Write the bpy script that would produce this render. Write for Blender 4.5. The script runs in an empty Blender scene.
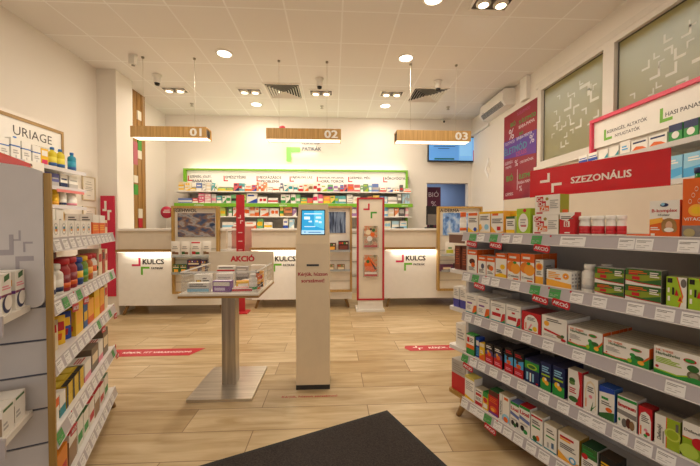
import bpy, math, random
from mathutils import Vector, Matrix
random.seed(7)
S = bpy.context.scene
COL = S.collection
PI = math.pi

# ---------------------------------------------------------------- materials
def lin(h):
    v = [int(h[i:i+2], 16)/255 for i in (0, 2, 4)]
    return tuple(c/12.92 if c <= .04045 else ((c+.055)/1.055)**2.4 for c in v) + (1,)
_m = {}
def new_mat(name):
    m = bpy.data.materials.new(name); m.use_nodes = True
    nt = m.node_tree
    return m, nt, nt.nodes, nt.links, nt.nodes['Principled BSDF']
def paint(h, rough=.5, metal=0., emit=0., coat=0.):
    """plain coat of colour with a faint procedural mottling of gloss and tone"""
    k = (h, rough, metal, emit, coat)
    if k in _m: return _m[k]
    m, nt, N, L, p = new_mat('paint_'+h)
    c = lin(h)
    p.inputs['Roughness'].default_value = rough; p.inputs['Metallic'].default_value = metal
    p.inputs['Coat Weight'].default_value = coat
    if emit:
        p.inputs['Base Color'].default_value = c
        p.inputs['Emission Color'].default_value = c; p.inputs['Emission Strength'].default_value = emit
    else:
        tc = N.new('ShaderNodeTexCoord'); nz = N.new('ShaderNodeTexNoise'); nz.inputs['Scale'].default_value = 14
        mx = N.new('ShaderNodeMix'); mx.data_type = 'RGBA'
        mx.inputs['A'].default_value = tuple(x*.95 for x in c[:3])+(1,); mx.inputs['B'].default_value = tuple(min(1, x*1.04) for x in c[:3])+(1,)
        L.new(tc.outputs['Object'], nz.inputs['Vector']); L.new(nz.outputs['Fac'], mx.inputs['Factor'])
        L.new(mx.outputs['Result'], p.inputs['Base Color'])
    _m[k] = m; return m
def wood(c1, c2, axis='X', scale=1., name='timber'):
    k = ('w', c1, c2, axis, scale)
    if k in _m: return _m[k]
    m, nt, N, L, p = new_mat(name)
    tc = N.new('ShaderNodeTexCoord'); mp = N.new('ShaderNodeMapping')
    st = {'X': (2, 45, 45), 'Y': (45, 2, 45), 'Z': (45, 45, 2)}[axis]
    mp.inputs['Scale'].default_value = tuple(s*scale for s in st)
    nz = N.new('ShaderNodeTexNoise'); nz.inputs['Scale'].default_value = 1.; nz.inputs['Detail'].default_value = 5
    cr = N.new('ShaderNodeValToRGB'); cr.color_ramp.elements[0].color = lin(c1); cr.color_ramp.elements[1].color = lin(c2)
    cr.color_ramp.elements[0].position = .3; cr.color_ramp.elements[1].position = .7
    L.new(tc.outputs['Object'], mp.inputs['Vector']); L.new(mp.outputs['Vector'], nz.inputs['Vector'])
    L.new(nz.outputs['Fac'], cr.inputs['Fac']); L.new(cr.outputs['Color'], p.inputs['Base Color'])
    p.inputs['Roughness'].default_value = .45
    _m[k] = m; return m
def film(h, alpha, name='acrylic', rough=.1):
    """see-through tinted plastic"""
    k = ('f', h, alpha)
    if k in _m: return _m[k]
    m, nt, N, L, p = new_mat(name)
    p.inputs['Base Color'].default_value = lin(h); p.inputs['Roughness'].default_value = rough
    tr = N.new('ShaderNodeBsdfTransparent'); tr.inputs['Color'].default_value = lin(h)
    if alpha < .3: tr.inputs['Color'].default_value = (.96, .96, .96, 1)
    mx = N.new('ShaderNodeMixShader'); mx.inputs[0].default_value = alpha
    L.new(tr.outputs[0], mx.inputs[1]); L.new(p.outputs[0], mx.inputs[2])
    L.new(mx.outputs[0], N['Material Output'].inputs['Surface'])
    _m[k] = m; return m
def wall_mat(h, name, bump=.05):
    m, nt, N, L, p = new_mat(name)
    tc = N.new('ShaderNodeTexCoord'); nz = N.new('ShaderNodeTexNoise'); nz.inputs['Scale'].default_value = 60; nz.inputs['Detail'].default_value = 6
    bp = N.new('ShaderNodeBump'); bp.inputs['Strength'].default_value = bump; bp.inputs['Distance'].default_value = .01
    L.new(tc.outputs['Object'], nz.inputs['Vector']); L.new(nz.outputs['Fac'], bp.inputs['Height']); L.new(bp.outputs[0], p.inputs['Normal'])
    p.inputs['Base Color'].default_value = lin(h); p.inputs['Roughness'].default_value = .75
    return m
def ceiling_mat():
    m, nt, N, L, p = new_mat('ceiling_tiles')
    tc = N.new('ShaderNodeTexCoord'); mp = N.new('ShaderNodeMapping')
    mp.inputs['Location'].default_value = (.4934+.6*8+.006, -3.4926+.6*12+.006, 0)
    br = N.new('ShaderNodeTexBrick'); br.offset = 0; br.squash = 1
    br.inputs['Scale'].default_value = 1; br.inputs['Brick Width'].default_value = .6; br.inputs['Row Height'].default_value = .6
    br.inputs['Mortar Size'].default_value = .0105; br.inputs['Mortar Smooth'].default_value = .25; br.inputs['Bias'].default_value = 0
    br.inputs['Color1'].default_value = lin('ece7e0'); br.inputs['Color2'].default_value = lin('e9e3db'); br.inputs['Mortar'].default_value = lin('f8f5f0')
    nz = N.new('ShaderNodeTexNoise'); nz.inputs['Scale'].default_value = 220; nz.inputs['Detail'].default_value = 3
    ml = N.new('ShaderNodeMath'); ml.operation = 'MULTIPLY_ADD'; ml.inputs[1].default_value = .25
    bp = N.new('ShaderNodeBump'); bp.inputs['Strength'].default_value = .35; bp.inputs['Distance'].default_value = .006; bp.invert = True
    L.new(tc.outputs['Object'], mp.inputs['Vector']); L.new(mp.outputs[0], br.inputs['Vector']); L.new(tc.outputs['Object'], nz.inputs['Vector'])
    L.new(nz.outputs['Fac'], ml.inputs[0]); L.new(br.outputs['Fac'], ml.inputs[2]); L.new(ml.outputs[0], bp.inputs['Height'])
    L.new(bp.outputs[0], p.inputs['Normal']); L.new(br.outputs['Color'], p.inputs['Base Color']); p.inputs['Roughness'].default_value = .8
    return m
def floor_mat():
    m, nt, N, L, p = new_mat('maple_plank_tiles')
    tc = N.new('ShaderNodeTexCoord'); mp = N.new('ShaderNodeMapping'); mp.inputs['Location'].default_value = (5.31, 5.197, 0)
    br = N.new('ShaderNodeTexBrick'); br.offset = .37; br.offset_frequency = 2; br.squash = 1
    br.inputs['Scale'].default_value = 1; br.inputs['Brick Width'].default_value = 1.2; br.inputs['Row Height'].default_value = .26
    br.inputs['Mortar Size'].default_value = .0028; br.inputs['Mortar Smooth'].default_value = .1
    br.inputs['Color1'].default_value = (0, 0, 0, 1); br.inputs['Color2'].default_value = (1, 1, 1, 1); br.inputs['Mortar'].default_value = (.5, .5, .5, 1)
    L.new(tc.outputs['Object'], mp.inputs['Vector']); L.new(mp.outputs[0], br.inputs['Vector'])
    sc = N.new('ShaderNodeVectorMath'); sc.operation = 'MULTIPLY_ADD'; sc.inputs[1].default_value = (2.2, 16, 1)
    off = N.new('ShaderNodeVectorMath'); off.operation = 'SCALE'; off.inputs['Scale'].default_value = 9.
    L.new(br.outputs['Color'], off.inputs[0]); L.new(tc.outputs['Object'], sc.inputs[0]); L.new(off.outputs[0], sc.inputs[2])
    nz = N.new('ShaderNodeTexNoise'); nz.inputs['Scale'].default_value = 1.; nz.inputs['Detail'].default_value = 6; nz.inputs['Distortion'].default_value = .7
    L.new(sc.outputs[0], nz.inputs['Vector'])
    cr = N.new('ShaderNodeValToRGB'); e = cr.color_ramp.elements
    e[0].position = .28; e[0].color = lin('b69a6f'); e[1].position = .72; e[1].color = lin('dac5a0')
    L.new(nz.outputs['Fac'], cr.inputs['Fac'])
    hv = N.new('ShaderNodeMix'); hv.data_type = 'RGBA'; hv.blend_type = 'MULTIPLY'; hv.inputs['Factor'].default_value = 1
    tn = N.new('ShaderNodeValToRGB'); tn.color_ramp.elements[0].color = lin('e3dccf'); tn.color_ramp.elements[1].color = (1, 1, 1, 1)
    L.new(br.outputs['Color'], tn.inputs['Fac']); L.new(cr.outputs['Color'], hv.inputs['A']); L.new(tn.outputs['Color'], hv.inputs['B'])
    jt = N.new('ShaderNodeMix'); jt.data_type = 'RGBA'; jt.inputs['B'].default_value = lin('84694a')
    L.new(br.outputs['Fac'], jt.inputs['Factor']); L.new(hv.outputs['Result'], jt.inputs['A']); L.new(jt.outputs['Result'], p.inputs['Base Color'])
    p.inputs['Roughness'].default_value = .33; p.inputs['Specular IOR Level'].default_value = .4
    bp = N.new('ShaderNodeBump'); bp.inputs['Strength'].default_value = .2; bp.inputs['Distance'].default_value = .002; bp.invert = True
    L.new(br.outputs['Fac'], bp.inputs['Height']); L.new(bp.outputs[0], p.inputs['Normal'])
    return m
def noise_mat(name, cols, scale, rough=.5, bump=0., stretch=(1, 1, 1), emit=0., detail=4):
    m, nt, N, L, p = new_mat(name)
    tc = N.new('ShaderNodeTexCoord'); mp = N.new('ShaderNodeMapping'); mp.inputs['Scale'].default_value = stretch
    nz = N.new('ShaderNodeTexNoise'); nz.inputs['Scale'].default_value = scale; nz.inputs['Detail'].default_value = detail
    cr = N.new('ShaderNodeValToRGB'); r = cr.color_ramp
    while len(r.elements) < len(cols): r.elements.new(.5)
    for i, (pos, c) in enumerate(cols): r.elements[i].position = pos; r.elements[i].color = lin(c)
    L.new(tc.outputs['Object'], mp.inputs['Vector']); L.new(mp.outputs[0], nz.inputs['Vector']); L.new(nz.outputs['Fac'], cr.inputs['Fac'])
    L.new(cr.outputs['Color'], p.inputs['Base Color']); p.inputs['Roughness'].default_value = rough
    if emit: L.new(cr.outputs['Color'], p.inputs['Emission Color']); p.inputs['Emission Strength'].default_value = emit
    if bump:
        b = N.new('ShaderNodeBump'); b.inputs['Strength'].default_value = bump; b.inputs['Distance'].default_value = .005
        L.new(nz.outputs['Fac'], b.inputs['Height']); L.new(b.outputs[0], p.inputs['Normal'])
    return m
def frosted_mat():
    """frosted pane lit by an added lamp behind it"""
    m, nt, N, L, p = new_mat('frosted_glass')
    p.inputs['Base Color'].default_value = lin('a2934f'); p.inputs['Roughness'].default_value = .32; p.inputs['Specular IOR Level'].default_value = .3
    tl = N.new('ShaderNodeBsdfTranslucent'); tl.inputs['Color'].default_value = lin('d6d6d0')
    mx = N.new('ShaderNodeMixShader'); mx.inputs[0].default_value = .42
    L.new(p.outputs[0], mx.inputs[1]); L.new(tl.outputs[0], mx.inputs[2]); L.new(mx.outputs[0], N['Material Output'].inputs['Surface'])
    return m
C = dict(W='efeae0', O='e4651b', Y='f0c020', R='c41f28', G='2f9440', L='a3c62c', B='2348a8', N='1d2a58', K='1b1a1b', P='7d4696', T='178a94',
         S='b4afaa', C='e8d6b4', M='d6205c', D='57251a', A='8fc6e0', E='6f6a64', F='f6b03a', H='d9cdb8', J='4aa6d8', Q='e88fa0', U='8a6a46', V='35682f')
CN = dict(W='white', O='orange', Y='yellow', R='red', G='green', L='lime green', B='blue', N='navy', K='black', P='purple', T='teal', S='grey', C='cream',
          M='magenta', D='dark brown', A='pale blue', E='dark grey', F='amber', H='beige', J='sky blue', Q='pink', U='tan', V='dark green')
def mt(c, rough=.45):
    if not isinstance(c, str): return c
    return paint(C.get(c, c), rough)

# ---------------------------------------------------------------- lettering
_txt = {}
def glyphs(s, bold=.0):
    k = (s, bold)
    if k not in _txt:
        cu = bpy.data.curves.new('lettering', 'FONT'); cu.body = s; cu.offset = bold; cu.resolution_u = 2; cu.size = 1
        ob = bpy.data.objects.new('lettering', cu); COL.objects.link(ob)
        dg = bpy.context.evaluated_depsgraph_get(); ev = ob.evaluated_get(dg); me = ev.to_mesh()
        vs = [(v.co.x, v.co.y) for v in me.vertices]; fs = [tuple(p.vertices) for p in me.polygons]
        ev.to_mesh_clear(); bpy.data.objects.remove(ob); bpy.data.curves.remove(cu)
        xs = [v[0] for v in vs] or [0, 1]; ys = [v[1] for v in vs] or [0, 1]
        _txt[k] = (vs, fs, min(xs), min(ys), max(xs), max(ys))
    return _txt[k]

# ---------------------------------------------------------------- mesh builder
class MB:
    def __init__(s): s.v = []; s.f = []; s.m = []; s.mats = []; s.sm = []
    def mi(s, m):
        m = mt(m)
        if m not in s.mats: s.mats.append(m)
        return s.mats.index(m)
    def add(s, vs, fs, m, smooth=False):
        o = len(s.v); s.v += [tuple(v) for v in vs]; i = s.mi(m)
        for f in fs: s.f.append(tuple(o+a for a in f)); s.m.append(i); s.sm.append(smooth)
        return s
    def hexa(s, p, m):   # 8 points, bottom ring then top ring
        return s.add(p, [(3, 2, 1, 0), (4, 5, 6, 7), (0, 1, 5, 4), (1, 2, 6, 5), (2, 3, 7, 6), (3, 0, 4, 7)], m)
    def box(s, x0, y0, z0, x1, y1, z1, m, bev=0.):
        if bev:
            b = bev
            pts = [(x0+b, y0), (x1-b, y0), (x1, y0+b), (x1, y1-b), (x1-b, y1), (x0+b, y1), (x0, y1-b), (x0, y0+b)]
            return s.prism(pts, z0, z1, m)
        return s.hexa([(x0, y0, z0), (x1, y0, z0), (x1, y1, z0), (x0, y1, z0), (x0, y0, z1), (x1, y0, z1), (x1, y1, z1), (x0, y1, z1)], m)
    def prism(s, pts, z0, z1, m, fn=None):
        fn = fn or (lambda x, y, z: (x, y, z)); n = len(pts)
        vs = [fn(x, y, z0) for x, y in pts]+[fn(x, y, z1) for x, y in pts]
        return s.add(vs, [tuple(range(n))[::-1], tuple(range(n, 2*n))]+[(i, (i+1) % n, n+(i+1) % n, n+i) for i in range(n)], m)
    def lathe(s, prof, m, c=(0, 0, 0), seg=20, caps=True):
        n = len(prof); vs = []
        for r, z in prof:
            for k in range(seg):
                a = 2*PI*k/seg; vs.append((c[0]+r*math.cos(a), c[1]+r*math.sin(a), c[2]+z))
        fs = [(i*seg+k, i*seg+(k+1) % seg, (i+1)*seg+(k+1) % seg, (i+1)*seg+k) for i in range(n-1) for k in range(seg)]
        if caps: fs += [tuple(range(seg))[::-1], tuple(range((n-1)*seg, n*seg))]
        return s.add(vs, fs, m, True)
    def tube(s, a, b, r, m, seg=10, r2=None):
        a = Vector(a); b = Vector(b); d = (b-a).normalized(); u = d.orthogonal().normalized(); w = d.cross(u); r2 = r if r2 is None else r2
        vs = [q+(u*math.cos(2*PI*k/seg)+w*math.sin(2*PI*k/seg))*rr for q, rr in ((a, r), (b, r2)) for k in range(seg)]
        return s.add(vs, [(k, (k+1) % seg, seg+(k+1) % seg, seg+k) for k in range(seg)]+[tuple(range(seg))[::-1], tuple(range(seg, 2*seg))], m, True)
    # flat marks on a face; fn maps (u, v, lift) to a point
    def mark(s, pts, fn, m, k=1):
        n = len(pts); return s.add([fn(x, y, k) for x, y in pts], [tuple(range(n))], m)
    def text(s, t, fn, x0, y0, x1, y1, m, bold=.0, k=1, ax=1., align='c', skew=0):
        """letter t inside the rectangle; ax = real width / real height of one unit of the face"""
        vs, fs, a, b, c, d = glyphs(t, 0.)
        w, h = (c-a) or 1, (d-b) or 1
        sc = min((x1-x0)*ax/w, (y1-y0)/h)
        ox = x0 if align == 'l' else (x0+x1)/2-w*sc/ax/2; oy = (y0+y1)/2-h*sc/2
        sh = [(0, 0)] if bold <= 0 else [(bold*p, bold*q) for p, q in ((-1, -.6), (1, -.6), (-1, .6), (1, .6), (0, 0))]
        for i, (p, q) in enumerate(sh): s.add([fn(ox+((x-a)+p+skew*(y-b))*sc/ax, oy+(y-b+q)*sc, k+.3*i) for x, y in vs], fs, m)
        return s
    def build(s, name, parent=None, loc=(0, 0, 0), rz=0., **props):
        me = bpy.data.meshes.new(name); me.from_pydata(s.v, [], s.f)
        for m in s.mats: me.materials.append(m)
        me.polygons.foreach_set('material_index', s.m); me.polygons.foreach_set('use_smooth', s.sm); me.update()
        o = bpy.data.objects.new(name, me); COL.objects.link(o); o.parent = parent; o.location = loc; o.rotation_euler[2] = rz
        for k, v in props.items(): o[k] = v
        return o
def thing(name, label, cat, loc=(0, 0, 0), rz=0., group=None):
    o = bpy.data.objects.new(name, None); COL.objects.link(o); o.location = loc; o.rotation_euler[2] = rz; o.empty_display_size = .05
    o['label'] = label; o['category'] = cat
    if group: o['group'] = group
    return o
def single(mb, name, label, cat, loc=(0, 0, 0), rz=0., group=None):
    o = mb.build(name, None, loc, rz, label=label, category=cat)
    if group: o['group'] = group
    return o
def struct(mb, name, parent=None, loc=(0, 0, 0)):
    o = mb.build(name, parent, loc)
    if parent is None: o['kind'] = 'structure'
    return o
def copy_thing(src, loc, rz, label, group=None):
    r = src.copy(); COL.objects.link(r); r.location = loc; r.rotation_euler[2] = rz; r['label'] = label
    if group: r['group'] = group
    for ch in list(src.children):
        c = ch.copy(); COL.objects.link(c); c.parent = r
        for g in list(ch.children):
            e = g.copy(); COL.objects.link(e); e.parent = c
    return r
# face maps: front looks towards -y
def fr(x0, x1, z0, z1, y, e=.0004): return lambda u, v, k: (x0+u*(x1-x0), y-e*k, z0+v*(z1-z0))
def side_p(x, y0, y1, z0, z1, e=.0004): return lambda u, v, k: (x+e*k, y0+u*(y1-y0), z0+v*(z1-z0))      # +x side, u runs backwards
def side_n(x, y0, y1, z0, z1, e=.0004): return lambda u, v, k: (x-e*k, y1+u*(y0-y1), z0+v*(z1-z0))      # -x side
def flat(x0, x1, y0, y1, z, e=.0004): return lambda u, v, k: (x0+u*(x1-x0), y0+v*(y1-y0), z+e*k)
def bracket(fn, x, y, w, h, t, m, mb, kind='L', k=1, ax=1.):
    """the corner marks of the shop's logo: L up-right, J mirrored, G = top-left corner, 7 = top-right corner"""
    tx = t/ax
    P = [(0, 0), (w, 0), (w, t), (tx, t), (tx, h), (0, h)]
    if kind == 'J': P = [(w-a, b) for a, b in P]
    if kind == 'G': P = [(a, h-b) for a, b in P]
    if kind == '7': P = [(w-a, h-b) for a, b in P]
    mb.mark([(x+a, y+b) for a, b in P], fn, m, k)
def circle(cx, cy, r, ax=1., n=20): return [(cx+r/ax*math.cos(2*PI*i/n), cy+r*math.sin(2*PI*i/n)) for i in range(n)]
ORD = ['first', 'second', 'third', 'fourth', 'fifth', 'sixth', 'seventh', 'eighth', 'ninth', 'tenth', 'eleventh', 'twelfth', 'thirteenth', 'fourteenth', 'fifteenth', 'sixteenth',
       'seventeenth', 'eighteenth', 'nineteenth', 'twentieth']
def nth(i):
    if i < 20: return ORD[i]
    t = ['', '', 'twenty', 'thirty', 'forty', 'fifty', 'sixty'][(i+1)//10]; u = (i+1) % 10
    return t[:-1]+'ieth' if u == 0 else t+'-'+ORD[u-1]
EXPO = 0.0
PB, PM, PN, PF, PS, PG, PSTRIP, PSHELF, PLOGO, PDESK, PBR, PSKIN = 13, 22, 18, 9, 7, 1., 4, 5, .3, 1.2, 14, 3.5
PCOR = 130
PENT = 30
RROWS = [(0, 'tubebox', 0.063, 0.085, 0.137, 0.02, 0.0, 1), (0, 'yellowtop', 0.158, 0.085, 0.134, 0.02, 0.0, 1), (0, 'yellowdose', 0.251, 0.087, 0.135, 0.02, 0.0, 1), (0, 'yellowplain', 0.285, 0.082, 0.135, 0.085, 0.0, 1), (0, 'yellowsmall', 0.339, 0.057, 0.101, 0.025, 0.0, 1), (0, 'limepack', 0.424, 0.082, 0.141, 0.02, 0.0, 1), (0, 'cedezin', 0.548, 0.133, 0.102, 0.02, 0.0, 1), (0, 'cedezin', 0.557, 0.129, 0.1, 0.02, 0.1028, 1), (0, 'redvit', 0.656, 0.07, 0.111, 0.02, 0.0, 1), (0, 'flatorange', 0.925, 0.069, 0.012, 0.03, 0.0, 1), (0, 'komplex', 1.015, 0.087, 0.142, 0.02, 0.0, 1), (0, 'vitaco', 1.102, 0.067, 0.215, 0.015, 0.0, 1), (1, 'biotall', 0.06, 0.08, 0.151, 0.02, 0.0, 3), (1, 'biosmall', 0.14, 0.062, 0.12, 0.02, 0.0, 2), (1, 'biocherry', 0.207, 0.061, 0.12, 0.02, 0.0, 2), (1, 'biolemon', 0.281, 0.076, 0.145, 0.02, 0.0, 2), (1, 'bioorange', 0.366, 0.079, 0.15, 0.02, 0.0, 3), (1, 'bioorange', 0.451, 0.079, 0.154, 0.02, 0.0, 3), (1, 'sunnarrow', 0.519, 0.042, 0.128, 0.02, 0.0, 1), (1, 'sunwide', 0.619, 0.122, 0.086, 0.02, 0.0, 3), (1, 'greenred', 0.834, 0.11, 0.053, 0.02, 0.0, 1), (1, 'greenred', 0.952, 0.115, 0.064, 0.02, 0.0, 1), (1, 'greenred', 0.834, 0.11, 0.068, 0.02, 0.0538, 1), (1, 'greenred', 0.952, 0.115, 0.065, 0.02, 0.0648, 1), (1, 'limepill', 1.054, 0.056, 0.114, 0.02, 0.0, 1), (1, 'limepill', 1.114, 0.054, 0.117, 0.02, 0.0, 1), (2, 'purpleband', 0.053, 0.093, 0.124, 0.02, 0.0, 3), (2, 'purpleband', 0.154, 0.095, 0.125, 0.02, 0.0, 3), (2, 'redband', 0.261, 0.103, 0.117, 0.02, 0.0, 3), (2, 'redband', 0.367, 0.092, 0.119, 0.02, 0.0, 3), (2, 'greyblock', 0.118, 0.145, 0.136, 0.22, 0.0, 1), (2, 'redarch', 0.475, 0.109, 0.106, 0.02, 0.0, 4), (2, 'whitewide', 0.598, 0.125, 0.112, 0.02, 0.0, 6), (2, 'dino', 0.741, 0.146, 0.094, 0.02, 0.0, 7), (2, 'dino', 0.899, 0.158, 0.083, 0.02, 0.0, 7), (2, 'dinogrey', 1.059, 0.135, 0.106, 0.02, 0.0, 4), (3, 'greentop', 0.049, 0.067, 0.132, 0.02, 0.0, 1), (3, 'bluebox', 0.099, 0.026, 0.126, 0.03, 0.0, 1), (3, 'yellowdiag', 0.146, 0.04, 0.105, 0.02, 0.0, 1), (3, 'darkred', 0.201, 0.058, 0.123, 0.02, 0.0, 3), (3, 'darkred', 0.266, 0.059, 0.124, 0.02, 0.0, 3), (3, 'darkblue', 0.341, 0.055, 0.141, 0.02, 0.0, 3), (3, 'darkblue', 0.404, 0.058, 0.138, 0.02, 0.0, 3), (3, 'navytabs', 0.483, 0.082, 0.124, 0.02, 0.0, 3), (3, 'lemon', 0.559, 0.055, 0.142, 0.02, 0.0, 3), (3, 'lemon', 0.624, 0.058, 0.145, 0.02, 0.0, 3), (3, 'redswoosh', 0.703, 0.062, 0.16, 0.02, 0.0, 1), (3, 'aloe', 0.771, 0.059, 0.154, 0.02, 0.0, 1), (3, 'bluelid', 0.835, 0.058, 0.139, 0.02, 0.0, 1), (3, 'immun', 0.908, 0.067, 0.129, 0.02, 0.0, 1), (3, 'archred', 0.97, 0.044, 0.12, 0.02, 0.0, 1), (3, 'defendyl', 1.036, 0.073, 0.116, 0.02, 0.0, 1), (3, 'defendrow', 1.11, 0.061, 0.13, 0.02, 0.0, 4), (3, 'steelbox', 0.525, 0.078, 0.133, 0.2, 0.0, 1), (4, 'yellowlid', 0.046, 0.082, 0.148, 0.02, 0.0, 1), (4, 'redfoot', 0.122, 0.056, 0.104, 0.02, 0.0, 1), (4, 'tealcap', 0.176, 0.039, 0.107, 0.02, 0.0, 1), (4, 'fireorange', 0.237, 0.069, 0.142, 0.02, 0.0, 1), (4, 'sidetext', 0.313, 0.068, 0.155, 0.02, 0.0, 1), (4, 'lioal', 0.382, 0.055, 0.145, 0.02, 0.0, 1), (4, 'lioalred', 0.445, 0.061, 0.153, 0.02, 0.0, 1), (4, 'redrim', 0.514, 0.063, 0.144, 0.02, 0.0, 1), (4, 'tinygreen', 0.587, 0.064, 0.133, 0.02, 0.0, 1), (4, 'walmark', 0.676, 0.096, 0.134, 0.02, 0.0, 1), (4, 'greenlid', 0.768, 0.065, 0.131, 0.02, 0.0, 1), (4, 'goldtext', 0.844, 0.068, 0.132, 0.02, 0.0, 1)]
RTAGS = [[(0.093, 0.05, 1), (0.157, 0.05, 0), (0.254, 0.05, 1), (0.337, 0.05, 0), (0.413, 0.05, 0), (0.523, 0.05, 1), (0.7, 0.1, 0), (0.91, 0.05, 0), (0.968, 0.05, 0), (1.094, 0.05, 0)], [(0.042, 0.05, 0), (0.117, 0.05, 1), (0.199, 0.05, 0), (0.269, 0.05, 0), (0.401, 0.05, 0), (0.517, 0.05, 1), (0.621, 0.05, 1), (0.722, 0.05, 0), (0.816, 0.05, 0), (0.943, 0.05, 0), (1.034, 0.05, 0), (1.107, 0.05, 0)], [(0.059, 0.05, 0), (0.141, 0.05, 0), (0.262, 0.05, 0), (0.363, 0.05, 0), (0.472, 0.05, 0), (0.591, 0.05, 0), (0.735, 0.05, 0), (0.91, 0.05, 0), (1.067, 0.05, 0)], [(0.033, 0.05, 1), (0.105, 0.05, 0), (0.173, 0.05, 0), (0.262, 0.05, 0), (0.35, 0.05, 0), (0.449, 0.05, 0), (0.571, 0.05, 0), (0.668, 0.05, 0), (0.764, 0.05, 0), (0.82, 0.05, 0), (0.9, 0.05, 0), (0.978, 0.05, 0), (1.045, 0.05, 0)], [(0.033, 0.05, 0), (0.109, 0.05, 0), (0.165, 0.05, 0), (0.222, 0.05, 1), (0.296, 0.05, 0), (0.363, 0.05, 0), (0.431, 0.05, 0), (0.506, 0.05, 0), (0.576, 0.05, 0), (0.664, 0.05, 0)]]
RFLAGS = [[0.096, 0.279, 0.558], [0.16, 0.553, 0.657], [], [0.071], [0.251]]
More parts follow.
